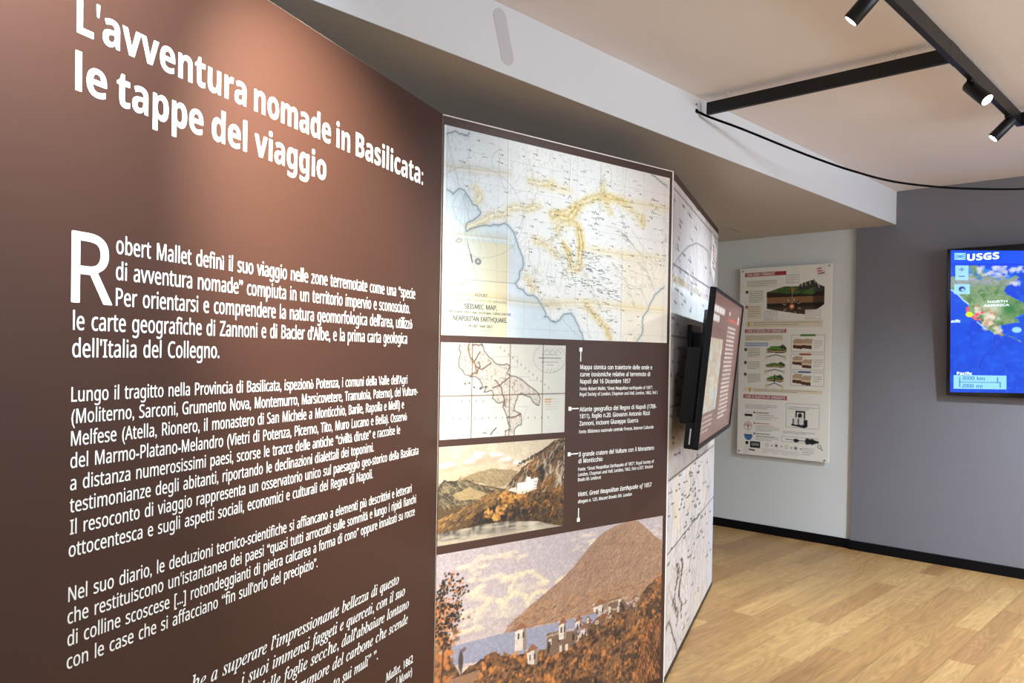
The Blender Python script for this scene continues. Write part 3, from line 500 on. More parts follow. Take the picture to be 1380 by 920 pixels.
P2 = [("Lungo il tragitto nella Provincia di Basilicata, ispezionò Potenza, i comuni della Valle dell'Agri", -1.5367, -0.2399, 1.4212),
      ("(Moliterno, Sarconi, Grumento Nova, Montemurro, Marsicovetere, Tramutola, Paterno), del Vulture-", -1.5362, -0.164, 1.3804),
      ("Melfese (Atella, Rionero, il monastero di San Michele a Monticchio, Barile, Rapolla e Melfi) e", -1.5364, -0.2604, 1.339),
      ("del Marmo-Platano-Melandro (Vietri di Potenza, Picerno, Tito, Muro Lucano e Bella). Osservò", -1.5372, -0.2385, 1.2975),
      ("a distanza numerosissimi paesi, scorse le tracce delle antiche “civiltà dirute” e raccolse le", -1.5373, -0.2842, 1.2562),
      ("testimonianze degli abitanti, riportando le declinazioni dialettali dei toponimi.", -1.5375, -0.4513, 1.2148),
      ("Il resoconto di viaggio rappresenta un osservatorio unico sul paesaggio geo-storico della Basilicata", -1.5363, -0.1516, 1.1738),
      ("ottocentesca e sugli aspetti sociali, economici e culturali del Regno di Napoli.", -1.5385, -0.4547, 1.1320)]
P3 = [("Nel suo diario, le deduzioni tecnico-scientifiche si affiancano a elementi più descrittivi e letterari", -1.5383, -0.1973, 1.0488),
      ("che restituiscono un'istantanea dei paesi “quasi tutti arroccati sulle sommità e lungo i ripidi fianchi", -1.5395, -0.1642, 1.0075),
      ("di colline scoscese [...] rotondeggianti di pietra calcarea a forma di cono” oppure innalzati su rocce", -1.5391, -0.1715, 0.9660),
      ("con le case che si affacciano “fin sull'orlo del precipizio”.", -1.5400, -0.7436, 0.9235)]
for ps, cap, emb in ((P1, 0.0345, 0.014), (P2, 0.0272, 0.014), (P3, 0.0272, 0.014)):
    g = G()
    for s_, a, b, z in ps: line(g, s_, 'sans', cap, ax(a), ax(b), z, YA, emb=emb)
    g.build('paragraph_lettering', M['white'], PA)
g = G(); line(g, "che a superare l'impressionante bellezza di questo", 'serif', 0.0330, ax(-1.2420), ax(-0.2766), 0.7575, YA, emb=0.010); g.build('quotation_lettering', M['white'], PA)
g = G(); line(g, "i suoi immensi faggeti e querceti, con il suo", 'serif', 0.0330, ax(-1.0534), ax(-0.2331), 0.7070, YA, emb=0.010); g.build('quotation_lettering', M['white'], PA)
g = G(); line(g, "delle foglie secche, dall'abbaiare lontano", 'serif', 0.0330, ax(-0.9900), ax(-0.2042), 0.6560, YA, emb=0.010); g.build('quotation_lettering', M['white'], PA)
g = G(); line(g, "il rumore del carbone che scende", 'serif', 0.0330, ax(-0.8550), ax(-0.2100), 0.6046, YA, emb=0.010); g.build('quotation_lettering', M['white'], PA)
g = G(); line(g, "to sui muli” ”.", 'serif', 0.0330, ax(-0.6560), ax(-0.4062), 0.5489, YA, emb=0.010); g.build('quotation_lettering', M['white'], PA)
g = G()
line(g, "Mallet, 1862", 'serif', 0.0275, ax(-0.3560), ax(-0.1677), 0.4553, YA, emb=0.010)
line(g, "l Monte)", 'serif', 0.0275, ax(-0.2850), ax(-0.1729), 0.4146, YA, emb=0.010)
g.build('source_lettering', M['white'], PA)

# B: film
G().box(0.0016, LB - 0.0085, -0.0008, 0.0, 0.0, H - 0.0045).build('printed_film', M['brown'], PB)
YB = -0.0012
def rq(s0, s1, z0, z1): return ((s0, z1), (s1, z1), (s1, z0), (s0, z0))

# --- B1 the large seismic map
rng = random.Random(5)
a = Art(600, 410, (226, 228, 226), 11)
a.blend(np.clip(1.15 - a.U * 3.6, 0, 1) * np.clip(1.25 - a.V * 1.1, 0, 1) * 0.75, (196, 209, 220))
a.blend(np.clip((a.U - 0.62) * 2.2, 0, 0.8), (232, 222, 214))
coast = [tuple(p) for p in D['m1_coast']]
sea = coast + [(0.57, 1.02), (-0.02, 1.02), (-0.02, 0.30)]
sm = a.fill(sea, (196, 213, 222), 0.85)
esea = [tuple(p) for p in D['m1_east']] + [(1.02, 1.02), (1.02, 0.4)]
a.fill(esea, (226, 220, 216), 0.6)
fo = D['m1_folds']
blk = [tuple(p) for p in fo[2]]
a.fill([blk[0], (1.02, blk[0][1] + 0.03), (1.02, 1.02), (blk[1][0], 1.02)], (232, 216, 182), 0.42)
p_ = D['m1_pts']
cb = p_['cartbox']
a.fill([cb[0], (0.272, 0.53), cb[2], cb[1]], (192, 198, 190), 0.8)
a.fill([cb[1], (0.245, 0.725), (0.243, 1.02), (-0.01, 1.02)], (218, 212, 190), 0.9)
a.blend(a.mask([(0.10, 0.53), (0.247, 0.53), (0.243, 1.02), (0.05, 1.02)]) * np.clip((a.U - 0.08) * 5.5, 0, 0.6), (222, 208, 162))
a.fill([(0.249, 0.53), (0.29, 0.60), (0.278, 0.72), (0.278, 1.02), (0.246, 1.02)], (206, 214, 224), 0.8)
nz = a.noise(70, 50, 3); nz2 = a.noise(9, 7, 3)
a.mul(0.965 + 0.07 * nz2)
gold = (196, 158, 62)
for i, ln in enumerate(D['m1_gold']):
    st = 1.0 if i in (1, 4, 5, 8, 9) else 0.65
    wv = 0.5 + 0.9 * (a.noise(120, 40, 2) - 0.3)
    a.stroke(ln, (222, 200, 128), 22, 0.50 * st, 9, hatch=wv)
    a.stroke(ln, gold, 12, 0.62 * st, 5, jit=1.4, hatch=np.clip(a.noise(150, 110, 2) * 2.4 - 0.55, 0, 1))
    a.stroke(ln, (246, 240, 214), 2.0, 0.75, 0.9, jit=0.8)
    for side in (-1, 1):
        P = np.array(ln)
        a.stroke([tuple(q + np.array([0.008, 0.010]) * side) for q in P], (128, 108, 58), 2.0, 0.50 * st, 0.9, jit=1.2, hatch=np.clip(a.noise(180, 140, 1) * 3 - 0.9, 0, 1))
for ln in D['m1_hfold']:
    P = np.array(ln)
    a.stroke(ln, (222, 192, 110) if ln[0][0] > 0.25 else (176, 160, 124), 16, 0.34, 9)
    a.stroke(ln, (168, 142, 84), 1.3, 0.32, 1.1)
    a.stroke([tuple(q + np.array([0, 0.010])) for q in P], (244, 242, 232), 2, 0.35, 1.5)
for ln in fo:
    a.stroke(ln, (168, 168, 158), 1.3, 0.65, 1.0)
    a.stroke([(u + 0.005, v) for u, v in ln], (246, 246, 240), 1.6, 0.6, 1.0)
for ln in D['m1_gray']: a.stroke(ln, (126, 134, 132), 1.0, 0.55, 0.8, jit=0.6)
# hill hachures over the land
land = (1 - sm) * (1 - a.mask(esea))
ys_, xs_ = np.nonzero((land > 0.5) & (nz2 > 0.47))
for k in range(1500):
    i = rng.randrange(len(xs_)); u, v = xs_[i] / a.W, ys_[i] / a.H
    if u < 0.24 and v > 0.5: continue
    th = 1.2 + 1.2 * math.sin(7 * u) + rng.uniform(-0.5, 0.5)
    L = rng.uniform(0.006, 0.022)
    a.stroke([(u, v), (u + L * math.cos(th) * 0.5, v + L * math.sin(th))], (146, 140, 116), 1.1, 0.36, 0.8)
for x in np.linspace(0.09, 0.97, 9): a.stroke([(x, 0), (x, 1)], (128, 134, 138), 0.7, 0.34, 0.6)
for y in np.linspace(0.10, 0.95, 7): a.stroke([(0, y), (1, y + 0.01)], (128, 134, 138), 0.7, 0.34, 0.6)
for e_ in (D['m1_coast'], D['m1_east'], D['m1_ne'], D['m1_nw']):
    a.stroke(e_, (150, 170, 182), 7, 0.40, 4)
    a.stroke(e_, (96, 110, 116), 2.0, 0.85, 0.8, jit=0.9)
cc, cu, cv_ = p_['circ']
ru, rv = cu[0] - cc[0], cv_[1] - cc[1]
a.stroke([(cc[0] + ru * math.cos(t), cc[1] + rv * math.sin(t)) for t in np.linspace(0, 2 * PI, 60)], (128, 136, 140), 0.9, 0.6, 0.7)
a.stroke([cb[1], cb[2]], (110, 120, 122), 1.1, 0.8, 0.7)
for k in range(7): a.stroke([(0.075, 0.31), (0.02 + 0.03 * k, 0.55 + 0.02 * (k % 3))], (136, 148, 156), 0.8, 0.5, 0.7)
a.disc(0.128, 0.632, 0.012, 0.016, (86, 92, 96), 0.8, 0.5); a.disc(0.128, 0.632, 0.005, 0.007, (190, 196, 190), 0.9, 0.5)
a.stroke(p_['ndl'], (90, 96, 100), 1.1, 0.8, 0.7); a.stroke([(0.101, 0.60), (0.107, 0.638)], (60, 64, 68), 2.4, 0.9, 0.8)
# ringed island, place marks
a.stroke([(0.045, 0.545), (0.058, 0.530), (0.068, 0.535), (0.06, 0.55), (0.045, 0.545)], (120, 120, 96), 1.6, 0.8, 0.8)
cl = [(0.62, 0.58), (0.55, 0.62), (0.68, 0.70), (0.62, 0.70), (0.47, 0.55), (0.53, 0.55)]
for k in range(430):
    if k < 130:
        c_ = rng.choice(cl); u, v = c_[0] + rng.gauss(0, 0.045), c_[1] + rng.gauss(0, 0.05)
    else: u, v = rng.uniform(0.02, 0.98), rng.uniform(0.03, 0.97)
    i, j = min(a.H - 1, max(0, int(v * a.H))), min(a.W - 1, max(0, int(u * a.W)))
    if land[i, j] < 0.5 or (u < 0.26 and v > 0.46): continue
    L = rng.uniform(0.006, 0.024)
    a.stroke([(u, v), (u + L, v + L * rng.uniform(-0.1, 0.3))], (74, 78, 76), 1.25, rng.uniform(0.4, 0.85), 0.6)
    if rng.random() < 0.35: a.disc(u + L, v + L * 0.2, 0.0026, 0.004, (60, 62, 60), 0.8, 0.6)
for u, v in ((0.79, 0.20), (0.90, 0.16), (0.90, 0.235), (0.92, 0.21), (0.47, 0.17), (0.49, 0.24), (0.61, 0.30), (0.62, 0.33), (0.615, 0.36)):
    a.stroke([(u, v), (u + 0.008, v - 0.02), (u + 0.016, v - 0.004)], (58, 62, 62), 1.2, 0.8, 0.6); a.stroke([(u - 0.01, v + 0.02), (u + 0.012, v + 0.022)], (58, 62, 62), 1.2, 0.8, 0.6)
a.mul(0.985 + 0.03 * a.noise(200, 140, 1))
a.stroke([(0.004, 0.0), (0.004, 1)], (240, 240, 236), 3, 0.8, 1); a.stroke([(0.012, 0), (0.012, 1)], (140, 146, 150), 0.9, 0.6, 0.6); a.stroke([(0.978, 0), (0.978, 1)], (170, 166, 160), 0.9, 0.6, 0.6)
a.a *= 0.93
for q0, q1, q2 in (((0.56, 0.60), (0.60, 0.72), (0.66, 0.84)), ((0.35, 0.62), (0.36, 0.74), (0.40, 0.84)), ((0.42, 0.46), (0.46, 0.56), (0.50, 0.68)), ((0.70, 0.55), (0.78, 0.66), (0.82, 0.80)), ((0.50, 0.40), (0.44, 0.46), (0.38, 0.50)), ((0.64, 0.28), (0.62, 0.16), (0.66, 0.06)), ((0.33, 0.12), (0.36, 0.22), (0.33, 0.34)), ((0.74, 0.36), (0.84, 0.48), (0.92, 0.66))):
    a.stroke([q0, q1, q2], (150, 146, 122), 1.3, 0.6, 0.9, jit=1.6)
    for k in range(26):
        f_ = rng.random(); u = q0[0] + (q2[0] - q0[0]) * f_; v = q0[1] + (q2[1] - q0[1]) * f_; sd_ = rng.choice((-1, 1))
        a.stroke([(u, v), (u + sd_ * rng.uniform(0.008, 0.022), v + rng.uniform(0.004, 0.02))], (152, 142, 108), 1.0, 0.45, 0.8)
m1 = a.build('seismic_map', rq(0.0075, 1.279, 1.592, 2.357), YB, M['ink'], PB)
m1['label'] = 'pale antique seismic map'
g = G()
def cart(s_, st, cap, cx, w, z, emb=0.0):
    line(g, s_, st, cap, cx - w / 2, cx + w / 2, z, -0.0003 + YB, emb=emb)
for name_, rows_ in (('report_lettering', (('REPORT', 'serif', 0.0110, 0.188, 0.062, 1.742, 0.02),)), ('society_lettering', (('TO ROYAL SOCIETY OF LONDON', 'sans', 0.0085, 0.188, 0.240, 1.722, 0.0),)),
                     ('map_title_lettering', (('SEISMIC MAP,', 'sans', 0.0180, 0.188, 0.155, 1.694, 0.045),)), ('curves_lettering', (('WITH WAVE PATHS AND ISOSEISMAL CURVES FOR THE', 'sans', 0.0085, 0.188, 0.292, 1.676, 0.045),)),
                     ('map_subject_lettering', (('NEAPOLITAN EARTHQUAKE.', 'sans', 0.0180, 0.188, 0.256, 1.648, 0.045),)), ('date_lettering', (('OF DEC. 16th 1857.', 'sans', 0.0100, 0.188, 0.116, 1.625, 0.05),)), ('scale_note_lettering', (('Scale A.', 'serif', 0.0110, 0.075, 0.068, 1.781, 0.0),))):
    g = G()
    for r_ in rows_: cart(*r_)
    g.build(name_, M['greyink'], m1)
G().box(0.140, 0.235, YB - 0.0004, YB - 0.0003, 1.6135, 1.6145).build('title_rule', M['greyink'], m1)

# --- B2 atlas sheet
a = Art(290, 180, (224, 222, 211), 21)
a.mul(0.975 + 0.05 * a.noise(6, 4, 3))
A2, T2 = [tuple(p) for p in D['m2_a']], [tuple(p) for p in D['m2_t']]
lm = a.mask(A2 + T2[::-1])
a.blend(lm * 0.30, (206, 188, 170))
wob = a.noise(46, 30, 3)
a.blend(lm * np.clip(1 - np.abs(wob - 0.5) * 26, 0, 1) * 0.62, (112, 82, 72))
w3 = a.noise(30, 20, 2); a.blend(lm * np.clip(1 - np.abs(w3 - 0.5) * 30, 0, 1) * 0.5, (122, 84, 74))
for ln in D['m2_br']: a.stroke(ln, (92, 62, 46), 2.4, 0.85, 0.9, jit=0.9)
a.stroke(D['m2_br'][0], (176, 124, 70), 2.6, 0.6, 1.2)
for e_ in (A2, T2): a.stroke(e_, (54, 48, 46), 1.5, 0.95, 0.7, jit=0.7)
q = D['m2_pts']
b_ = q['boxes']
a.stroke([(b_[0][0], 0), b_[0], b_[1], b_[2], b_[3]], (150, 146, 138), 0.8, 0.7, 0.6); a.stroke(b_[4:8], (150, 146, 138), 0.8, 0.7, 0.6)
a.stroke([b_[8], (b_[8][0], b_[8][1] - 0.1)], (150, 146, 138), 0.8, 0.7, 0.6); a.stroke([b_[8], b_[9]], (150, 146, 138), 0.8, 0.7, 0.6); a.stroke([b_[12], b_[11], b_[10]], (150, 146, 138), 0.8, 0.7, 0.6)
for (x0_, x1_), (yv0, yv1), k in (((0.230, 0.230), (0, 1), 1), ((0.525, 0.525), (0, 1), 1), ((0.800, 0.800), (0, 1), 1)):
    a.stroke([(x0_, yv0), (x1_, yv1)], (66, 52, 46), 1.5, 0.9, 0.6)
a.stroke([(0, 0.553), (1, 0.553)], (92, 62, 50), 1.7, 0.9, 0.6)
oc, orx, ory = q['oval']
a.stroke([(oc[0] + (orx[0] - oc[0]) * math.cos(t), oc[1] + (ory[1] - oc[1]) * math.sin(t)) for t in np.linspace(-0.9, PI + 0.9, 40)], (140, 140, 132), 0.9, 0.75, 0.6)
for k in range(3): a.stroke([(0.81 + 0.05 * k, 0.085), (0.83 + 0.05 * k, 0.045), (0.86 + 0.05 * k, 0.09)], (128, 128, 122), 1.0, 0.7, 0.7)
for k in range(4): a.stroke([(0.83 + 0.03 * k, 0.31), (0.85 + 0.03 * k, 0.27)], (140, 138, 130), 0.9, 0.7, 0.7)
for i, (t, w_) in enumerate(zip(q['title'], (0.14, 0.19, 0.14, 0.06))): a.rows(t[0] - w_ / 2, t[1], t[0] + w_ / 2, t[1], 1, (84, 82, 78), 1.8 if i == 1 else 1.1, 0.85)
l0, l1 = q['leg'][0], q['leg'][1]
for k, (c_, w_) in enumerate((((214, 140, 52), 2.6), ((206, 120, 70), 1.6), ((186, 128, 104), 1.0), ((190, 160, 140), 0.8), ((190, 160, 140), 0.8))):
    v = l0[1] + 0.028 * k; a.stroke([(l0[0], v), (l1[0], v)], c_, w_, 0.9, 0.6); a.rows(l1[0] + 0.008, v, l1[0] + 0.06, v, 1, (150, 140, 130), 0.8, 0.6)
for pa, n_ in (((q['row'][0], q['row'][1]), 8), ((q['row'][2], q['row'][3]), 4), ((q['row2'][0], q['row2'][1]), 4), ((q['diag'][0], q['diag'][1]), 13)):
    for i in range(n_):
        f_ = i / (n_ - 1); u = pa[0][0] + (pa[1][0] - pa[0][0]) * f_; v = pa[0][1] + (pa[1][1] - pa[0][1]) * f_
        a.stroke([(u, v + 0.008), (u + 0.001, v - 0.008)], (84, 80, 76), 1.5, 0.8, 0.6)
a.stroke(q['isl'][:2], (52, 48, 46), 2.2, 0.9, 0.7, jit=0.8); a.stroke(q['isl'][2:4], (60, 56, 52), 1.6, 0.9, 0.7, jit=0.8)
for u, v in q['isl2'][::1]: a.disc(u, v, 0.008, 0.010, (62, 58, 54), 0.85, 0.6)
a.mul(0.985 + 0.03 * a.noise(120, 80, 1))
a.a *= 0.84
m2_ = a.build('atlas_map', rq(0.007, 0.633, 1.208, 1.566), YB, M['ink'], PB)
m2_['label'] = 'cream atlas sheet of a peninsula'

# --- B3 lake and white building
a = Art(330, 205, (216, 196, 166), 31)
v3 = D['m3']
n1 = a.noise(14, 10, 4); n2 = a.noise(60, 36, 3); n3 = a.noise(120, 76, 2); n4 = a.noise(24, 15, 3)
a.blend(np.clip(1 - a.V * 2.4, 0, 1) * 0.6, (202, 188, 166)); a.blend(np.exp(-((a.V - 0.36) / 0.12) ** 2) * 0.6, (226, 190, 150))
a.blend(np.clip((n1 - 0.52) * 4, 0, 0.35) * (a.V < 0.42), (238, 226, 206))
for u, v in v3['clouds']:
    for k in range(9): a.disc(u + rng.gauss(0, 0.020), v + abs(rng.gauss(0, 0.016)), 0.017, 0.018, (244, 243, 238), 0.55, 0.6)
    for k in range(5): a.disc(u + rng.gauss(0, 0.03), v + 0.055 + rng.gauss(0, 0.01), 0.035, 0.018, (204, 178, 148), 0.4, 0.9)
OL, DK, LT, OC, BR = (92, 80, 56), (40, 34, 30), (206, 186, 146), (182, 118, 50), (104, 76, 48)
m = a.fill(v3['dist'], (168, 146, 108), 0.95, 0.012)
a.scatter(m, 420, 0.020, 0.55, 0.4, [(128, 108, 78), (196, 174, 130), (140, 118, 84)], 1.2, 0.6)
a.fill([(-0.02, 0.42), (0.30, 0.42), (0.62, 0.55), (1.02, 0.45), (1.02, 1.02), (-0.02, 1.02)], (98, 76, 50), 1)
m = a.fill(v3['mid'], (126, 110, 80), 1, 0.02)
a.blend(m * np.clip((n4 - 0.45) * 6, 0, 0.8), (70, 60, 46)); a.scatter(m, 700, 0.022, 0.5, 0.45, [DK, OL, LT, (150, 132, 94)], 1.3, 0.65)
a.blend(a.mask([(0.10, 0.50), (0.22, 0.44), (0.36, 0.52), (0.30, 0.58), (0.14, 0.56)], 0.02) * 0.7, (206, 176, 122))
m = a.fill(v3['cliff'], (112, 84, 56), 1, 0.02)
a.blend(m * np.clip((n4 - 0.50) * 8, 0, 0.85), (52, 42, 34)); a.blend(m * np.clip((n1 - 0.56) * 9, 0, 0.8), OC)
a.scatter(m, 800, 0.026, 2.1, 0.5, [DK, (60, 46, 36), BR, (150, 106, 60)], 1.5, 0.7, 0.5); a.scatter(m, 150, 0.030, 1.9, 0.3, [(214, 200, 176), (190, 170, 142)], 2.2, 0.7, 0.4)
for q_ in ([(0.955, 0.26), (0.935, 0.36), (0.955, 0.48), (0.93, 0.55)], [(0.985, 0.33), (0.965, 0.45), (0.975, 0.53)], [(0.83, 0.24), (0.825, 0.33), (0.85, 0.40)], [(0.70, 0.42), (0.66, 0.46)], [(0.88, 0.30), (0.875, 0.38)]): a.stroke(q_, (218, 206, 186), 5, 0.75, 2.5, jit=1.2)
a.stroke([(0.80, 0.30), (0.82, 0.37), (0.80, 0.44)], (36, 30, 28), 11, 0.8, 4, jit=1.5)
m = a.fill(v3['wood'], (92, 66, 40), 1, 0.02)
a.blend(m * np.clip((n4 - 0.46) * 7, 0, 0.85), (46, 36, 30))
for k in range(95):
    u, v = 0.34 + 0.66 * rng.random(), 0.56 + 0.30 * rng.random()
    lit = rng.random() < 0.45
    a.clump(u, v, rng.uniform(0.018, 0.034), OC if lit else (120, 88, 52), (128, 86, 44) if lit else (80, 60, 40), DK, 9)
a.scatter(m, 260, 0.014, 1.4, 0.6, [DK, (30, 26, 24), (190, 140, 76)], 1.4, 0.6)
for k in range(60): a.disc(0.35 + 0.16 * rng.random(), 0.70 + 0.13 * rng.random(), 0.014, 0.028, (30, 26, 26), 0.5, 0.8)
for k in range(30): a.disc(0.55 + 0.14 * rng.random(), 0.76 + 0.09 * rng.random(), 0.012, 0.024, (32, 28, 26), 0.45, 0.8)
m = a.fill(v3['ridge'], (142, 104, 58), 1, 0.02)
a.blend(m * np.clip((n4 - 0.50) * 6, 0, 0.8), (80, 62, 42)); a.scatter(m, 420, 0.03, 2.5, 0.25, [DK, (86, 66, 42), (206, 160, 98), (176, 122, 60)], 1.5, 0.65)
for u, v in v3['orange']:
    for k in range(4): a.clump(u + rng.gauss(0, 0.02), v + rng.gauss(0, 0.016), 0.03, (224, 164, 84), (196, 130, 58), (110, 76, 42), 8)
m = a.mask([(-0.02, 0.878), (0.18, 0.862), (0.376, 0.848), (0.57, 0.86), (0.775, 0.905), (0.92, 0.977), (1.0, 1.002), (1.0, 1.03), (-0.02, 1.03)], 0.006)
a.blend(m, (158, 146, 130)); wn_ = a.noise(10, 60, 2); wv_ = a.noise(30, 4, 2)
a.blend(m * np.clip((wv_ - 0.42) * 4, 0, 0.8) * np.clip((0.985 - a.V) * 10, 0, 1), (74, 68, 62)); a.blend(m * np.clip((wn_ - 0.5) * 4, 0, 0.6), (212, 196, 168)); a.blend(m * np.clip((a.V - 0.95) * 14, 0, 0.7), (206, 188, 160))
a.blend(m * np.exp(-((a.U - 0.74) / 0.06) ** 2) * 0.7, (226, 214, 190))
a.fill(v3['wing'], (222, 214, 192), 1); a.fill(v3['bld'], (242, 242, 234), 1)
a.blend(a.mask(v3['bld']) * (a.V > 0.535) * 0.6, (228, 206, 160))
a.stroke([v3['bld'][1], v3['bld'][2]], (150, 140, 124), 1.6, 0.8, 0.7); a.stroke([v3['bld'][4], v3['bld'][5], v3['bld'][6]], (150, 140, 124), 1.4, 0.8, 0.7); a.stroke([(0.735, 0.42), (0.733, 0.56)], (170, 158, 140), 1.3, 0.7, 0.7)
for k in range(4):
    for j_ in range(3): a.rect(0.742 + 0.014 * k, 0.45 + 0.033 * j_, 0.748 + 0.014 * k, 0.468 + 0.033 * j_, (96, 84, 70), 0.85)
for k in range(3): a.rect(0.640 + 0.03 * k, 0.555, 0.648 + 0.03 * k, 0.575, (96, 84, 70), 0.8)
for k in range(70):
    u = 0.60 + 0.40 * rng.random(); v = max(0.015, 0.62 - (u - 0.0) * 0.63) + 0.03 * rng.random()
    a.disc(u, v, 0.007, 0.011, (64, 52, 38), 0.7, 0.6)
a.mul(0.94 + 0.12 * a.noise(190, 120, 1)); a.a *= 0.86
m3_ = a.build('lake_view_print', rq(0.0055, 0.6355, 0.8195, 1.1825), YB, M['ink'], PB)
m3_['label'] = 'lake landscape with white building'

# --- B4 mountain and town
a = Art(540, 330, (182, 168, 168), 41)
v4 = D['m4']
n1 = a.noise(16, 14, 4); n2 = a.noise(70, 44, 3); n3 = a.noise(150, 100, 2); n4 = a.noise(30, 20, 3)
a.blend(np.clip(a.V * 1.6 - 0.2, 0, 0.7), (202, 178, 166)); a.mul(0.97 + 0.06 * n3)
for i in range(0, len(v4['clouds']) - 1, 2):
    (u0, w0), (u1, w1) = v4['clouds'][i], v4['clouds'][i + 1]
    for k in range(13):
        f_ = k / 12; u = u0 + (u1 - u0) * f_ + rng.gauss(0, 0.007); v = w0 + (w1 - w0) * f_ + rng.gauss(0, 0.009)
        a.disc(u, v, 0.016, 0.012, (226, 206, 176), 0.5, 0.6, wob=(n2 - 0.5) * 0.7); a.disc(u + 0.006, v + 0.022, 0.020, 0.014, (182, 164, 160), 0.45, 0.8)
for cx_, cy_, r_ in ((0.205, 0.355, 0.055), (0.345, 0.27, 0.07), (0.30, 0.34, 0.05), (0.40, 0.36, 0.05), (0.52, 0.31, 0.05), (0.47, 0.35, 0.035)):
    for k in range(26):
        an = -PI * (0.05 + 0.9 * k / 25); a.disc(cx_ + r_ * math.cos(an) + rng.gauss(0, 0.004), cy_ + r_ * 1.35 * math.sin(an) + rng.gauss(0, 0.005), 0.011, 0.012, (230, 208, 170), 0.5, 0.6, wob=(n2 - 0.5) * 0.8)
    a.disc(cx_, cy_, r_ * 0.85, r_ * 1.1, (192, 176, 170), 0.55, 0.6)
for k in range(5): a.stroke([(0.10 + 0.02 * k, 0.60 + 0.035 * k), (0.30 + 0.03 * k, 0.575 + 0.030 * k), (0.44, 0.545 + 0.03 * k)], (230, 206, 164), 4, 0.6, 2.5, jit=1.4)
for k in range(50): a.disc(0.55 + 0.45 * rng.random(), 0.02 + 0.10 * rng.random(), 0.018, 0.007, (232, 214, 180), 0.35, 0.9, wob=(n2 - 0.5))
m = a.fill(v4['mount'], (166, 130, 104), 1, 0.006)
a.blend(m * np.clip((n4 - 0.46) * 3, 0, 0.4), (146, 112, 90)); a.blend(m * np.clip((a.V - 0.36) * 3.0, 0, 0.55) * np.clip(n4 * 1.6 - 0.3, 0, 1), (196, 140, 90))
a.scatter(m, 2600, 0.016, 2.45, 0.35, [(126, 98, 82), (146, 112, 90), (198, 160, 126), (116, 88, 72)], 1.1, 0.5)
a.scatter(m * (a.V > 0.35), 900, 0.012, 2.8, 0.3, [(104, 76, 60), (206, 158, 108), (186, 126, 78)], 1.2, 0.55)
a.fill(v4['lake'], (150, 148, 162), 1, 0.004)
FL, FM, FD = (212, 134, 72), (150, 96, 56), (58, 44, 36)
prof = [(0.0, 0.49), (0.05, 0.50), (0.088, 0.61), (0.13, 0.59), (0.17, 0.565), (0.21, 0.55), (0.28, 0.585), (0.34, 0.60), (0.40, 0.61), (0.45, 0.615), (0.52, 0.60), (0.60, 0.575), (0.655, 0.525), (0.74, 0.495), (0.82, 0.51), (0.88, 0.47), (0.92, 0.41), (1.0, 0.365)]
tops = np.interp(a.U, [q_[0] for q_ in prof], [q_[1] for q_ in prof]) + (a.noise(60, 20, 3) - 0.5) * 0.04
m = (a.V > tops).astype(float)
a.blend(m, (128, 88, 56)); a.blend(m * np.clip((n4 - 0.46) * 7, 0, 0.85), (72, 52, 40))
for k in range(520):
    u = rng.random(); t0 = np.interp(u, [q_[0] for q_ in prof], [q_[1] for q_ in prof]); v = t0 + 0.012 + (0.30 + 0.35 * u) * rng.random()
    br_ = rng.random()
    if br_ < 0.22: a.clump(u, v, rng.uniform(0.012, 0.024), (92, 68, 50), FD, (34, 28, 26), 7)
    else: a.clump(u, v, rng.uniform(0.012, 0.026), FL if br_ < 0.68 else (156, 108, 70), FM if br_ < 0.68 else (112, 80, 56), FD, 7)
a.scatter(m, 1500, 0.010, 1.3, 0.7, [(40, 32, 28), (52, 40, 32), (226, 164, 104)], 1.2, 0.6, 0.8)
m = a.mask([(0.80, 1.02), (0.86, 0.80), (0.92, 0.62), (1.02, 0.56), (1.02, 1.02)], 0.04)
a.scatter(m, 420, 0.03, 1.2, 0.4, [(36, 28, 26), (52, 38, 32), (204, 126, 66), (170, 104, 58)], 1.8, 0.7, 0.5)
for k in range(40):
    u = 0.44 + 0.42 * rng.random(); v = np.interp(u, [0.42, 0.55, 0.66, 0.78, 0.9], [0.58, 0.54, 0.48, 0.455, 0.46]) + 0.06 * rng.random()
    w_ = rng.uniform(0.008, 0.018); h_ = rng.uniform(0.02, 0.04)
    a.rect(u, v, u + w_, v + h_, rng.choice(((206, 190, 170), (156, 120, 96), (120, 94, 78), (222, 206, 184))), 0.9); a.stroke([(u - 0.003, v + 0.002), (u + w_ * 0.5, v - 0.010), (u + w_ + 0.003, v + 0.002)], (120, 78, 58), 2.2, 0.9, 0.8); a.rect(u + w_ * 0.4, v + h_ * 0.35, u + w_ * 0.62, v + h_ * 0.7, (60, 48, 42), 0.9)
a.fill(v4['roof'], (150, 112, 86), 1); a.stroke(v4['roof'][:2], (52, 42, 36), 1.3, 0.9, 0.8)
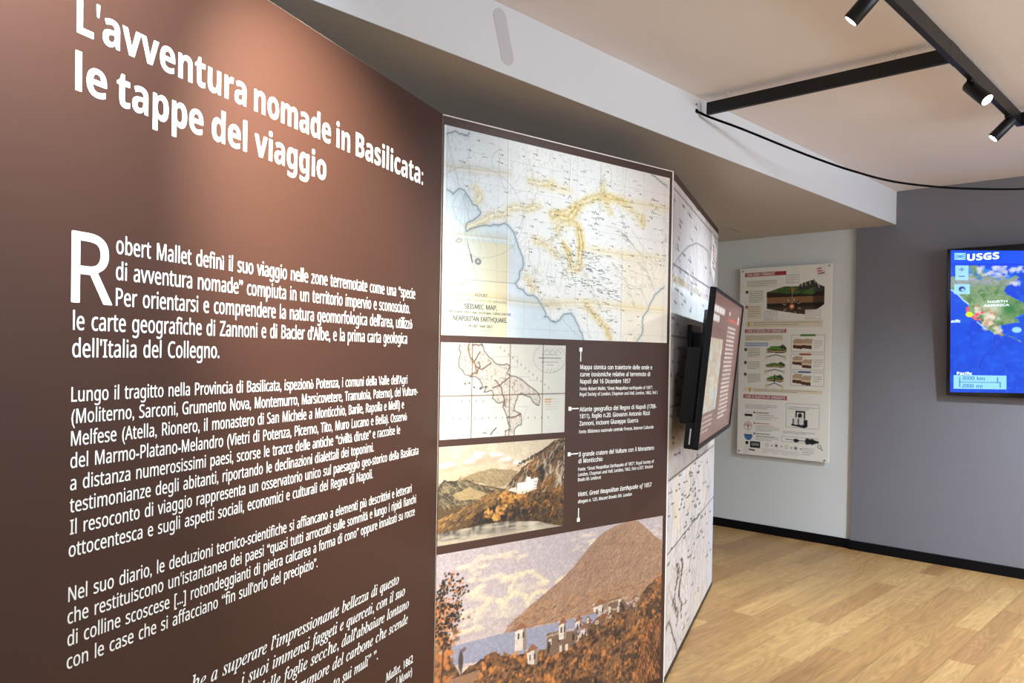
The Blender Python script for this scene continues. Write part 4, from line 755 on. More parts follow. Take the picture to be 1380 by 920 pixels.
for hs, roofc in (('h5', 1), ('h6', 0), ('h2', 0), ('h3', 1), ('h4', 1), ('h1', 1), ('t2', 1), ('tower', 1)):
    P = np.array(v4[hs]); u0, w0 = P.min(0); u1, w1 = P.max(0)
    a.fill(v4[hs], (214, 200, 182) if roofc else (122, 94, 76), 1)
    if roofc:
        a.blend(a.mask(v4[hs]) * (a.U > u0 + (u1 - u0) * 0.68) * 0.7, (120, 92, 76))
        a.fill([(u0 - 0.004, w0 + 0.02), ((u0 + u1) / 2, w0 - 0.022), (u1 + 0.004, w0 + 0.012)], (146, 96, 68), 1)
        for k in range(2):
            for j in range(max(1, int((w1 - w0) / 0.08))):
                uu = u0 + (u1 - u0) * (0.25 + 0.4 * k); vv = w0 + 0.035 + 0.075 * j; a.rect(uu, vv, uu + 0.007, vv + 0.03, (62, 50, 44), 0.85)
    else:
        for k in range(5): a.stroke([(u0 + (u1 - u0) * k / 5, w0 + 0.02), (u0 + (u1 - u0) * (k + 1) / 5, w0 + 0.012)], (206, 176, 142), 3, 0.7, 1.2)
        for k in range(8): a.rect(u0 + (u1 - u0) * rng.random() * 0.9, w0 + (w1 - w0) * (0.2 + 0.6 * rng.random()), 0, 0, (0, 0, 0), 0)
        for k in range(7):
            uu, vv = u0 + (u1 - u0) * rng.random() * 0.9, w0 + (w1 - w0) * (0.15 + 0.6 * rng.random()); a.rect(uu, vv, uu + 0.012, vv + 0.035, (220, 206, 186) if k % 2 else (58, 46, 40), 0.85)
for k in range(150):
    u, v = abs(rng.gauss(0.0, 0.032)), rng.uniform(0.24, 0.62); a.disc(u, v, 0.010, 0.012, (196, 122, 70) if rng.random() < 0.6 else (96, 70, 50), 0.7, 0.6, wob=(n3 - 0.5))
for u, v in v4['tree']:
    for k in range(26):
        q_ = rng.random(); a.disc(u + rng.gauss(0, 0.015), v + rng.gauss(0, 0.020), rng.uniform(0.0025, 0.0055), rng.uniform(0.004, 0.008), (44, 38, 34) if q_ < 0.66 else ((200, 124, 70) if q_ < 0.88 else (120, 84, 56)), 0.9, 0.4)
a.stroke([(0.03, 0.42), (0.022, 0.7), (0.018, 1.0)], (74, 54, 42), 3, 0.9, 1.0)
pu, pv = v4['pole'][0]; a.stroke(v4['pole'], (62, 52, 48), 2.2, 0.9, 0.8); a.disc(pu, pv + 0.05, 0.009, 0.05, (74, 62, 54), 0.9, 0.5)
a.mul(0.92 + 0.16 * a.noise(230, 150, 1))
a.a *= 0.93
m4_ = a.build('mountain_town_print', rq(0.003, 1.273, 0.03, 0.788), YB, M['ink'], PB)
m4_['label'] = 'mountain landscape with hillside town'

# --- B captions and pins
def caps(rows):
    g = G()
    for s_, st, cap, a_, b_, z, emb in rows: line(g, s_, st, cap, a_, b_, z, YB, emb=emb)
    g.build('caption_lettering', M['white'], PB)
cl_, cs_ = 0.0185, 0.0140
caps([('Mappa sismica con traiettorie delle onde e', 'sans', cl_, 0.7195, 1.178, 1.4690, 0.022), ('curve isosismiche relative al terremoto di', 'sans', cl_, 0.7195, 1.165, 1.4385, 0.022), ('Napoli del 16 Dicembre 1857', 'sans', cl_, 0.7200, 1.032, 1.4080, 0.022),
      ('Fonte: Robert Mallet, “Great Neapolitan earthquake of 1857”,', 'sans', cs_, 0.719, 1.186, 1.3795, 0.022), ('Royal Society of London, Chapman and Hall, London, 1862, Vol I', 'sans', cs_, 0.719, 1.218, 1.3560, 0.022)])
caps([('Atlante geografico del Regno di Napoli (1788-', 'sans', cl_, 0.7197, 1.2126, 1.2905, 0.022), ('1811), foglio n.20. Giovanni Antonio Rizzi', 'sans', cl_, 0.7204, 1.167, 1.2610, 0.022), ('Zannoni, incisore Giuseppe Guerra', 'sans', cl_, 0.720, 1.088, 1.2305, 0.022),
      ('Fonte: Biblioteca nazionale centrale Firenze, Internet Culturale', 'sans', cs_, 0.7185, 1.1954, 1.1980, 0.022)])
caps([('Il grande cratere del Vulture con il Monastero', 'sans', cl_, 0.7196, 1.201, 1.1000, 0.022), ('di Monticchio', 'sans', cl_, 0.718, 0.863, 1.0718, 0.022),
      ('Fonte: “Great Neapolitan Earthquake of 1857”, Royal Society of', 'sans', cs_, 0.7175, 1.2027, 1.0395, 0.022), ('London, Chapman and Hall, London, 1862, foto n.327, Vincent', 'sans', cs_, 0.718, 1.196, 1.0170, 0.022), ('Brooks lith. London.et', 'sans', cs_, 0.7175, 0.855, 0.9955, 0.022)])
caps([('Vietri, Great Neapolitan Earthquake of 1857', 'ital', cl_, 0.720, 1.1888, 0.9315, 0.022), ('disegno n. 120, Vincent Brooks lith. London', 'ital', cs_, 0.7195, 1.055, 0.9030, 0.022)])
def pin(x0, z0, x1, z1):
    g = G(); w = 0.0024; d = 0.0082
    g.box(x0 - d, x0 + d, YB - 0.0002, YB, z0 - d, z0 + d)
    g.box(min(x0, x1) - w, max(x0, x1) + w, YB - 0.0002, YB - 0.00005, min(z0, z1) - w, max(z0, z1) + w)
    g.build('caption_pin', M['white'], PB)
pin(0.7205, 1.5514, 0.7205, 1.5040); pin(0.6631, 1.3036, 0.7120, 1.3036); pin(0.6630, 1.1138, 0.7125, 1.1138); pin(0.7235, 0.8330, 0.7235, 0.8800)

# --- C: map over the whole face, brown head band, dark foot strip
G().box(0.010, LC - 0.001, -0.0008, 0.0, 2.3555, H - 0.0005).build('head_band', M['brown'], PC)
G().box(0.0004, LC - 0.0005, -0.004, 0.0, 0.0, 0.024).build('foot_strip', M['black'], PC)
a = Art(360, 480, (184, 178, 178), 51)
vc = D['c']
n1 = a.noise(10, 12, 4); n2 = a.noise(60, 14, 3); n3 = a.noise(120, 160, 1); n5 = a.noise(5, 6, 3)
a.mul(0.94 + 0.10 * n1); a.blend((n5 > 0) * np.clip((n5 - 0.45) * 2, 0, 0.5), (206, 196, 192))
low = np.clip((a.V - 0.38) * 3.0, 0, 1)
vein = np.clip(1 - np.abs(n2 - 0.5) * 22, 0, 1)
a.blend(low * vein * 0.62, (122, 104, 90)); a.blend(low * 0.30, (206, 194, 184)); vein2 = np.clip(1 - np.abs(n1 - 0.5) * 34, 0, 1); a.blend(vein2 * 0.34, (140, 124, 112)); a.blend((1 - low) * vein * 0.14, (140, 132, 130))
a.blend(np.clip((a.noise(7, 5, 3) - 0.56) * 5, 0, 0.45) * low, (206, 186, 142))
a.blend(np.clip((a.U - 0.86) * 9, 0, 0.5) * np.clip((a.V - 0.5) * 4, 0, 1), (186, 196, 220))
b0, b1, b2, b3 = vc['band']
a.blend(a.mask([(-0.05, b0[1]), (0.5, b0[1] + 0.004), (0.95, b0[1] + 0.006), (0.95, b3[1]), (-0.05, b3[1])]) * np.clip(0.85 - a.U * 0.9, 0, 0.8) * np.clip(a.noise(26, 10, 2) * 1.9 - 0.2, 0, 1), (152, 132, 92))
a.rect(0, b3[1] + 0.003, 1, b3[1] + 0.085, (214, 222, 222), 0.55)
for h_ in vc['h']:
    v = (h_[0][1] + h_[1][1]) / 2; a.stroke([(0, v), (1, v)], (74, 70, 70), 1.5, 0.85, 0.6)
for x in (0.447, 0.86): a.stroke([(x, 0), (x, 1)], (120, 118, 118), 1.1, 0.55, 0.7)
a.stroke(vc['arc'], (116, 112, 110), 1.8, 0.8, 0.8)
a.stroke([(0.0, 0.20), (0.06, 0.185), (0.16, 0.245), (0.26, 0.16), (0.40, 0.19)], (232, 226, 214), 3, 0.6, 1.4)
a.stroke(vc['coast'], (120, 122, 118), 5, 0.5, 2.5); a.stroke(vc['coast'], (64, 68, 66), 2.2, 0.9, 0.9, jit=0.8)
a.stroke([(0.12, 0.80), (0.3, 0.88), (0.55, 0.80), (0.9, 0.70)], (140, 116, 90), 2.2, 0.6, 1.0, jit=1.2)
a.stroke([(0.03, 0.82), (0.14, 0.90), (0.2, 0.93)], (136, 124, 98), 3.2, 0.6, 1.2, jit=1.0)
def mark(u, v, L, k):
    a.stroke([(u, v), (u + L, v + 0.003)], (58, 58, 60), 1.4, 0.85, 0.6)
    if k % 3 == 0: a.stroke([(u + L * 0.5, v - 0.010), (u + L * 0.9, v + 0.001)], (58, 58, 60), 1.2, 0.8, 0.6)
    if k % 4 == 1: a.disc(u + L, v + 0.002, 0.008, 0.0035, (56, 56, 58), 0.9, 0.5)
for k, (u, v) in enumerate(vc['marks']): mark(u, v, 0.025 + 0.035 * rng.random(), k)
for k in range(90):
    u, v = rng.uniform(0.02, 0.95), rng.uniform(0.03, 0.97)
    if k < 40: u, v = 0.5 + rng.gauss(0, 0.2), 0.66 + rng.gauss(0, 0.07)
    mark(u, v, 0.018 + 0.03 * rng.random(), k)
for k in range(150):
    t_ = rng.random(); s_ = rng.choice((0.16, 0.24)); a.disc(s_ + 0.03 * math.sin(t_ * 9) + rng.gauss(0, 0.008), 0.80 + 0.14 * t_, 0.010, 0.0026, (84, 76, 72), 0.8, 0.6)
# tilted white square mark near the far top corner
sq = [(0.8205, 0.0115), (0.968, 0.050), (0.897, 0.151), (0.790, 0.104)]
a.fill(sq, (238, 238, 238), 1)
for k, (du, dv, c_) in enumerate(((0.0, 0.0, (176, 74, 74)), (0.01, 0.011, (186, 96, 92)), (0.015, 0.022, (206, 140, 120)), (0.02, 0.033, (160, 130, 130)), (0.0, 0.046, (170, 84, 88)), (0.01, 0.058, (176, 112, 110)))):
    a.stroke([(0.838 + du, 0.046 + dv), (0.875 + du, 0.050 + dv)], c_, 3.0, 0.9, 0.8)
a.stroke([(0.905, 0.085), (0.925, 0.089)], (90, 96, 100), 2.4, 0.8, 0.8); a.stroke([(0.885, 0.105), (0.915, 0.110)], (90, 96, 100), 2.4, 0.8, 0.8)
a.mul(0.985 + 0.03 * n3)
mc_ = a.build('map_print', rq(0.010, 1.756, 0.024, 2.3555), -0.0010, M['ink'], PC)
mc_['label'] = 'enlarged antique map with place marks'

# ------------------------------------------------------------------ tilted display on the far panel
t = thing('display_monitor', 'black flat display tilted forward on the far map-covered panel', 'display', BC, rz_of(ANG_A))
ML, MR = -0.030, 1.376
zb, zt, yb, yt = 1.101, 1.850, -0.130, -0.200
hgt = math.hypot(zt - zb, yt - yb); til = math.atan2(-(yt - yb), zt - zb)
piv = Matrix.Translation((ML, yb, zb)) @ Matrix.Rotation(til, 4, 'X')
WD = MR - ML
def tilt(o, mtx=piv):
    o.data.transform(mtx); return o
g = G().box(0, WD, 0.0, 0.018, 0, hgt)
g.prism([(0.004, 0.018), (WD - 0.004, 0.018), (WD - 0.06, 0.040), (0.06, 0.040)], 0.02, hgt * 0.86)
tilt(g.build('housing', M['plastic'], t))
g = G().box(0.0, WD, 0.018, 0.058, 0.0, 0.125).box(0.05, WD - 0.12, 0.018, 0.098, 0.110, 0.47)
tilt(g.build('rear_housing', M['plastic'], t, bevel=0.004))
b = 0.014
g = G().box(0, WD, -0.010, 0.0, 0, 0.020).box(0, WD, -0.010, 0.0, hgt - b, hgt).box(0, b, -0.0099, 0.0, 0.020, hgt - b).box(WD - b, WD, -0.0099, 0.0, 0.020, hgt - b)
tilt(g.build('bezel', M['plastic'], t, bevel=0.0015))
a = Art(230, 150, (122, 86, 78), 61)
a.mul(0.97 + 0.06 * a.noise(5, 4, 2))
mo = D['mon']
a.rect(0.50, 0.06, 0.88, 0.95, (134, 102, 94), 0.5)
for v in (0.105, 0.165):
    a.rows(0.055, v, 0.345 if v < 0.12 else 0.20, v, 1, (232, 226, 222), 7.0, 1.0)
a.rows(0.10, 0.235, 0.30, 0.235, 1, (84, 60, 56), 2.0, 0.8)
a.stroke([(0.50, 0.142), (0.845, 0.142)], (206, 82, 66), 3.2, 1, 0.6)
a.rect(0.51, 0.085, 0.55, 0.11, (226, 220, 216)); a.rect(0.86, 0.09, 0.90, 0.15, (226, 220, 216))
a.rows(0.51, 0.20, 0.80, 0.885, 22, (226, 216, 210), 2.6, 0.95)
a.rows(0.03, 0.835, 0.32, 0.93, 4, (216, 204, 198), 2.0, 0.85)
a.rect(0.025, 0.30, 0.395, 0.805, (206, 200, 186)); nn = a.noise(20, 18, 3); pm = ((a.U > 0.025) & (a.U < 0.395) & (a.V > 0.30) & (a.V < 0.805))
a.blend(pm * np.clip((nn - 0.5) * 5, 0, 0.7), (186, 160, 124)); a.blend(pm * np.clip((0.40 - nn) * 6, 0, 0.6), (160, 172, 178)); a.blend(pm * np.clip(1 - np.abs(nn - 0.52) * 30, 0, 0.6), (132, 112, 92))
a.rect(0.29, 0.64, 0.34, 0.80, (150, 170, 186), 0.7)
scr = a.build('screen', ((b, hgt - b), (WD - b, hgt - b), (WD - b, 0.020), (b, 0.020)), -0.002, screen_mat('display_screen', MON_GLOW), t)
tilt(scr)
tilt(G().box(-0.0006, 0.0, 0.030, 0.036, 0.022, 0.095).build('side_label', M['silver'], t))
g = G().box(0.50, 0.86, -0.0235, -0.0015, 1.30, 1.70)
for x in (0.56, 0.77): g.add([(x, -0.024, 1.36), (x + 0.03, -0.024, 1.36), (x + 0.03, -0.024, 1.66), (x, -0.024, 1.66), (x, -0.110, 1.36), (x + 0.03, -0.110, 1.36), (x + 0.03, -0.128, 1.66), (x, -0.128, 1.66)], [(0, 1, 2, 3), (7, 6, 5, 4), (0, 4, 5, 1), (1, 5, 6, 2), (2, 6, 7, 3), (3, 7, 4, 0)])
g.build('wall_bracket', M['black'], t)

# ------------------------------------------------------------------ poster
PX0, PX1, PZ0, PZ1, PY = -3.456, -2.635, 0.682, 2.329, 6.620
pw, ph = PX1 - PX0, PZ1 - PZ0
t = thing('information_poster', 'tall white earthquake information poster screwed to the pale grey wall', 'poster', (PX0, PY, PZ0))
G().box(0, pw, 0.0, 0.010, 0, ph).build('backing_board', M['core'], t)
a = Art(250, 470, (236, 234, 226), 71)
p = D['p']
for c_ in p['cream']:
    P = np.array(c_); a.rect(P[:, 0].min(), P[:, 1].min(), P[:, 0].max(), P[:, 1].max(), (226, 214, 186), 0.85)
for c_ in p['green']:
    P = np.array(c_); a.rect(P[:, 0].min(), P[:, 1].min(), P[:, 0].max(), P[:, 1].max(), (222, 222, 206), 0.8)
P = np.array(p['blue']); a.rect(P[:, 0].min(), P[:, 1].min(), P[:, 0].max(), P[:, 1].max(), (178, 194, 214), 0.95)
for c_ in p['bar']:
    P = np.array(c_); a.rect(P[:, 0].min(), (P[0, 1] + P[1, 1]) / 2, P[:, 0].max(), (P[2, 1] + P[3, 1]) / 2, (168, 62, 62), 1)
# cut-away block of ground
a.fill(p['block'], (72, 56, 46), 1)
bm_ = a.mask(p['block']); sd = a.mask(p['side'])
P = np.array(p['block']); u0, u1 = P[:, 0].min(), P[:, 0].max()
lay = a.V - (0.155 + 0.0 * a.U)
for z0, z1, c_ in ((0.125, 0.148, (54, 40, 32)), (0.148, 0.182, (142, 104, 70)), (0.182, 0.200, (48, 42, 38)), (0.200, 0.262, (78, 60, 48))):
    a.blend(bm_ * ((a.V > z0 + 0.012) & (a.V <= z1 + 0.012)), c_)
a.blend(sd * 0.55, (34, 28, 26))
a.fill(p['topg'], (82, 110, 54), 1, 0.006); a.blend(a.mask(p['topg'], 0.004) * np.clip((a.noise(60, 100, 2) - 0.5) * 5, 0, 0.7), (52, 78, 38))
for i, (u, v) in enumerate(p['mts']): a.fill([(u - 0.05, v + 0.034), (u, v - 0.004), (u + 0.05, v + 0.036)], (64, 62, 60), 1, 0.012); a.stroke([(u, v - 0.002), (u + 0.012, v + 0.014)], (224, 224, 224), 2, 0.9, 0.8)
h0, h1, h2 = p['hyp']
a.stroke([h0, h2], (200, 196, 190), 1.2, 0.9, 0.6); a.disc(h0[0], h0[1], 0.028, 0.014, (222, 122, 70), 1, 0.5); a.disc(h0[0], h0[1], 0.014, 0.007, (252, 214, 170), 1, 0.5); a.disc(h1[0], h1[1], 0.016, 0.012, (196, 104, 56), 0.9, 0.5)
a.stroke([(0.66, 0.185), (0.62, 0.235)], (24, 20, 20), 3, 0.9, 1)
for k in range(8):
    an = 2 * PI * k / 8 + 0.3; a.stroke([(h0[0] + 0.07 * math.cos(an), h0[1] + 0.03 * math.sin(an)), (h0[0] + 0.10 * math.cos(an), h0[1] + 0.043 * math.sin(an))], (230, 226, 222), 1.6, 0.9, 0.7)
for i, c_ in enumerate(p['boxes']):
    P = np.array(c_); u0, v0 = P.min(0); u1, v1 = P.max(0)
    if i >= 5: a.rect(u0, v0, u1, v1, (232, 230, 224), 0.95); a.rows(u0 + 0.015, v0 + 0.008, u1 - 0.015, v1 - 0.008, 4, (110, 108, 106), 1.0, 0.6)
    a.box(u0, v0, u1, v1, (150, 150, 146), 1.0, 0.8)
for (c_, k) in zip(p['tags'], ((96, 150, 62), (196, 104, 70), (66, 96, 150))):
    P = np.array(c_); u0, v0 = P.min(0); u1, v1 = P.max(0); a.rect(u0, v0, u1, v1, k, 1); a.rows(u0 + 0.02, (v0 + v1) / 2, u1 - 0.02, (v0 + v1) / 2, 1, (40, 50, 40), 1.4, 0.7)
for i in range(0, len(p['texts']) - 1, 2):
    t0, t1 = p['texts'][i], p['texts'][i + 1]
    u0 = min(t0[0][0], t1[0][0]); u1 = max(t0[1][0], t1[1][0]); v0 = (t0[0][1] + t0[1][1]) / 2; v1 = (t1[0][1] + t1[1][1]) / 2
    a.rows(u0, v0, u1, v1, max(2, int(round((v1 - v0) / 0.0115)) + 1), (92, 92, 92), 1.2, 0.72)
for i, (u, v) in enumerate(p['dots']): a.disc(u, v, 0.016 if i < 5 else 0.010, 0.0085 if i < 5 else 0.005, (150, 74, 52) if i in (1, 6) else (52, 56, 54), 0.95, 0.4)
for i in range(5, 8):
    u, v = p['dots'][i]; a.rows(u + 0.022, v, u + 0.17, v + 0.002, 1, (176, 70, 66) if i == 6 else (56, 58, 60), 2.0, 0.9); a.rows(u + 0.022, v + 0.012, u + 0.22, v + 0.012, 1, (176, 90, 86) if i == 6 else (90, 92, 94), 1.4, 0.8)
for i, c_ in enumerate(p['hills']):
    P = np.array(c_); (u0, v0), (u1, v1) = P.min(0), P.max(0); uu = (u0 + u1) / 2
    def sh(dv, k=0.0): return [(u0, v0 + (v1 - v0) * (0.55 + dv)), (u0 + 0.06, v0 + (v1 - v0) * (0.15 + dv)), (u1 - 0.03, v0 + (v1 - v0) * (0.05 + dv)), (u1, v0 + (v1 - v0) * (0.45 + dv)), (u1 - 0.04, v0 + (v1 - v0) * (0.62 + dv)), (uu, v0 + (v1 - v0) * ((0.50 if i else 0.60) + dv)), ]
    a.fill(sh(0.36), (70, 44, 30), 1); a.fill(sh(0.22), (226, 200, 150), 1); a.fill(sh(0.12), (70, 44, 30), 1); a.fill(sh(0.0), (94, 142, 52), 1, 0.008)
    a.fill([(u1 - 0.09, v0 + (v1 - v0) * 0.20), (u1 - 0.05, v0 - 0.004), (u1, v0 + (v1 - v0) * 0.35), (u1 - 0.02, v0 + (v1 - v0) * 0.5)], (62, 60, 58), 1, 0.01)
    if i == 2: a.stroke([(uu, v0), (uu - 0.005, v1)], (40, 30, 26), 2.5, 0.9, 0.8)
    a.stroke([(u0 + 0.01, v1 + 0.020), (uu, v1 + (0.008 if i < 2 else 0.004)), (u1 - 0.02, v1 + 0.020)], (86, 86, 92), 2.2, 0.9, 0.7); a.rect(u0 - 0.005, v1 + 0.012, u0 + 0.02, v1 + 0.034, (222, 204, 168), 0.9); a.rect(u1 - 0.03, v1 + 0.012, u1 - 0.005, v1 + 0.034, (222, 204, 168), 0.9)
for i, c_ in enumerate(p['blocks']):
    P = np.array(c_); (u0, v0), (u1, v1) = P.min(0), P.max(0); um = (u0 + u1) / 2; dr = (0, 0.5, 0.28)[i] * (v1 - v0) * 0.5
    for k, (ua, ub) in enumerate(((u0, um), (um, u1))):
        o_ = dr * k; hh = (v1 - v0) - dr
        a.fill([(ua, v0 + o_ + hh * 0.2), (ua + 0.03, v0 + o_), (ub + 0.01, v0 + o_ + hh * 0.05), (ub, v0 + o_ + hh * 0.48), (ua, v0 + o_ + hh * 0.42)], (188, 164, 138), 1)
        a.fill([(ua, v0 + o_ + hh * 0.42), (ub, v0 + o_ + hh * 0.48), (ub, v0 + o_ + hh * 0.66), (ua, v0 + o_ + hh * 0.60)], (226, 206, 170), 1)
        a.fill([(ua, v0 + o_ + hh * 0.60), (ub, v0 + o_ + hh * 0.66), (ub, v0 + o_ + hh), (ua, v0 + o_ + hh * 0.9)], (92, 58, 44), 1)
P = np.array(p['seis']); (u0, v0), (u1, v1) = P.min(0), P.max(0); sw, sh_ = u1 - u0, v1 - v0
a.fill([(u0, v0 + sh_ * 0.80), (u0 + sw * 0.15, v0 + sh_ * 0.72), (u1, v0 + sh_ * 0.84), (u1 - sw * 0.2, v1), (u0, v0 + sh_ * 0.88)], (30, 32, 38), 1)
a.box(u0 + sw * 0.28, v0 + sh_ * 0.04, u0 + sw * 0.76, v0 + sh_ * 0.7, (30, 32, 38), 4.0, 1); a.disc(u0 + sw * 0.5, v0 + sh_ * 0.28, 0.022, 0.013, (30, 32, 38), 1, 0.4); a.stroke([(u0 + sw * 0.5, v0), (u0 + sw * 0.5, v0 + sh_ * 0.3)], (30, 32, 38), 1.2)
for k in (0.28, 0.58): a.disc(u0 + sw * k, v0 + sh_ * 0.60, 0.040, 0.020, (222, 222, 218), 1, 0.3); a.stroke([(u0 + sw * k - 0.03, v0 + sh_ * 0.5), (u0 + sw * k - 0.03, v0 + sh_ * 0.72)], (30, 32, 38), 3)
a.fill([(u0 + sw * 0.72, v0 + sh_ * 0.5), (u0 + sw * 0.95, v0 + sh_ * 0.52), (u0 + sw * 0.95, v0 + sh_ * 0.85), (u0 + sw * 0.72, v0 + sh_ * 0.8)], (30, 32, 38), 1)
(u0, v0), (u1, v1) = p['wave']
a.stroke([(u0, v0), (u1, v0 + 0.004)], (44, 44, 46), 1.4, 1, 0.6)
for f_, r_ in ((0.32, 0.009), (0.36, 0.007), (0.68, 0.016), (0.74, 0.013), (0.83, 0.015), (0.9, 0.009), (0.97, 0.006)): a.disc(u0 + (u1 - u0) * f_, v0 + 0.003, 0.022, r_, (34, 34, 36), 1, 0.5)
for k, (u, v) in enumerate(p['circ']):
    ring = [(u + 0.045 * math.cos(t_), v + 0.022 * math.sin(t_)) for t_ in np.linspace(0, 2 * PI, 24)]
    a.stroke(ring, (206, 204, 200) if k != 1 else (190, 120, 116), 1.2, 0.8, 0.6)
    if k == 0: a.rect(u - 0.045, v - 0.007, u + 0.045, v + 0.006, (30, 30, 32), 1)
    elif k == 1: a.stroke([(u - 0.04, v), (u - 0.02, v - 0.012), (u, v + 0.008), (u + 0.02, v - 0.012), (u + 0.04, v + 0.003)], (176, 66, 62), 1.6, 1, 0.6); a.stroke([(u, v - 0.02), (u, v + 0.02)], (90, 60, 60), 1.2)
    else: a.blend(((a.U - u) ** 2 / 0.045 ** 2 + (a.V - v) ** 2 / 0.022 ** 2 < 1) * (a.V > v - 0.006), (72, 112, 166)); a.stroke([(u - 0.045, v - 0.006), (u + 0.045, v - 0.006)], (30, 40, 70), 2.2, 1, 0.6)
(mu, mv), (su, sv) = p['man']
a.disc(mu, mv, 0.018, 0.009, (26, 26, 28), 1, 0.4); a.disc(mu - 0.005, mv + 0.035, 0.035, 0.024, (226, 222, 216), 1, 0.4); a.rect(su - 0.05, sv - 0.016, su + 0.065, sv + 0.018, (34, 36, 38), 1); a.rect(su - 0.035, sv - 0.008, su + 0.05, sv + 0.008, (170, 176, 170), 0.7); a.stroke([(mu + 0.03, mv + 0.035), (su, sv + 0.032)], (30, 30, 32), 3, 1, 0.8)
for k, (u, v) in enumerate(p['flow']):
    a.disc(u, v, 0.022, 0.011, (200, 196, 190), 0.8, 0.3); a.disc(u, v, 0.012, 0.006, (232, 228, 222) if k % 2 == 0 else (120, 70, 66), 0.9, 0.4); a.rows(u - 0.05, v + 0.022, u + 0.05, v + 0.040, 3, (120, 118, 116), 1.0, 0.6); a.disc(u + 0.055, v + 0.002, 0.007, 0.004, (70, 70, 72), 0.9, 0.4)
lg0, lg1 = p['logo']
du, dv = lg1[0] - lg0[0], lg1[1] - lg0[1]
lcx, lcy = lg0[0] + du * 0.55, lg0[1] + dv * 0.5
a.fill([(lcx - 0.055, lcy - 0.024), (lcx + 0.045, lcy - 0.030), (lcx + 0.058, lcy + 0.016), (lcx - 0.042, lcy + 0.028)], (226, 226, 222), 1)
for k in range(3): a.stroke([(lcx - 0.035 + 0.004 * k, lcy - 0.016 + 0.012 * k), (lcx - 0.005 + 0.012 * k, lcy - 0.018 + 0.012 * k)], (186, 70, 76), 3.0, 0.9, 0.8)
a.stroke([(lcx + 0.012, lcy + 0.006), (lcx + 0.035, lcy + 0.004)], (84, 80, 84), 2.2, 0.8, 0.8)
for u, v in p['bulb']: a.disc(u, v - 0.004, 0.014, 0.008, (204, 168, 78), 0.95, 0.4); a.disc(u, v + 0.007, 0.007, 0.005, (120, 96, 50), 0.95, 0.4)
a.disc(0.905, 0.925, 0.02, 0.010, (80, 80, 82), 0.9, 0.25); a.disc(0.905, 0.925, 0.014, 0.007, (226, 224, 220), 1, 0.25); a.stroke([(0.918, 0.931), (0.935, 0.942)], (80, 80, 82), 2, 0.9, 0.7)
sheet = a.build('printed_sheet', ((0.0, ph), (pw, ph), (pw, 0), (0, 0)), -0.0006, M['paper'], t)
def p2(u, v): return u * pw, (1 - v) * ph
for c_, s_ in zip(p['bar'], ('COSA SONO I TERREMOTI', 'COME SI ORIGINA UN TERREMOTO', 'COME SI REGISTRA UN TERREMOTO')):
    P = np.array(c_); x0, _ = p2(P[:, 0].min(), 0); x1, _ = p2(P[:, 0].max(), 0)
    v0, v1 = (P[0, 1] + P[1, 1]) / 2, (P[2, 1] + P[3, 1]) / 2; zc = (1 - (v0 + v1) / 2) * ph
    if s_.startswith('COSA'): x1 = x0 + (x1 - x0) * 0.76
    g = G(); line(g, s_, 'bold', 0.023, x0 + 0.014, x1 - 0.014, zc - 0.0115, -0.0009)
    g.build('heading_lettering', M['white'], t)
for u, v in p['screws']:
    x, z = p2(u, v)
    G().lathe((x, -0.0007, z), (0, -1, 0), [(0, 0.009), (0.003, 0.008), (0.004, 0.005)], 16).build('screw', M['steel'], t)

# ------------------------------------------------------------------ wide display on the darker wall
TX0, TX1, TZ0, TZ1 = -1.745, 0.165, 1.283, 2.359
yt_, yb_ = 6.500, 6.560
tv = thing('wall_display', 'wide black wall display showing a blue satellite map with white lettering', 'display', (TX0, 0, TZ0))
hh = math.hypot(TZ1 - TZ0, yb_ - yt_); tl = math.atan2(yb_ - yt_, TZ1 - TZ0)
pv2 = Matrix.Translation((0, yb_, 0)) @ Matrix.Rotation(tl, 4, 'X')
tw = TX1 - TX0
tilt(G().box(0, tw, 0.0, 0.032, 0, hh).build('housing', M['plastic'], tv, bevel=0.003), pv2)
tilt(G().box(0.004, tw - 0.004, -0.0012, -0.0002, 0.004, hh - 0.004).build('glass_border', M['glassy'], tv), pv2)
G().box(tw / 2 - 0.3, tw / 2 + 0.3, 6.558, 6.628, 0.35, 0.75).build('wall_bracket', M['black'], tv)
a = Art(520, 300, (14, 72, 206), 81)
q = D['t']
KU = 0.2535                      # the photographed strip is this share of the whole picture
def qq(L): return [(u * KU, v) for u, v in L]
n1 = a.noise(60, 30, 4); n2 = a.noise(160, 60, 3); n3 = a.noise(24, 10, 3)
a.blend(np.clip((n3 - 0.4) * 2, 0, 0.5), (4, 56, 190)); a.blend(np.clip((n1 - 0.55) * 4, 0, 0.35), (30, 100, 224))
for f_ in (0.0, 0.28, 0.42): a.stroke([(u + f_, v) for u, v in qq(q['ridge'])], (8, 50, 160), 1.5, 0.8, 1.0, jit=0.6)
land_ = qq(q['land'])
far = [(0.2535, 0.40), (0.30, 0.46), (0.34, 0.40), (0.36, 0.30), (0.32, 0.22), (0.30, 0.14), (0.36, 0.09), (0.44, 0.09), (0.45, 0.16), (0.40, 0.24), (0.40, 0.32), (0.36, 0.42), (0.31, 0.50)]
sa = [(0.27, 0.62), (0.31, 0.58), (0.36, 0.62), (0.40, 0.70), (0.385, 0.80), (0.35, 0.90), (0.335, 1.02), (0.315, 1.02), (0.31, 0.90), (0.27, 0.72)]
af = [(0.55, 0.46), (0.60, 0.42), (0.68, 0.43), (0.72, 0.52), (0.77, 0.56), (0.72, 0.66), (0.71, 0.78), (0.67, 0.88), (0.645, 0.84), (0.635, 0.68), (0.58, 0.62), (0.545, 0.56)]
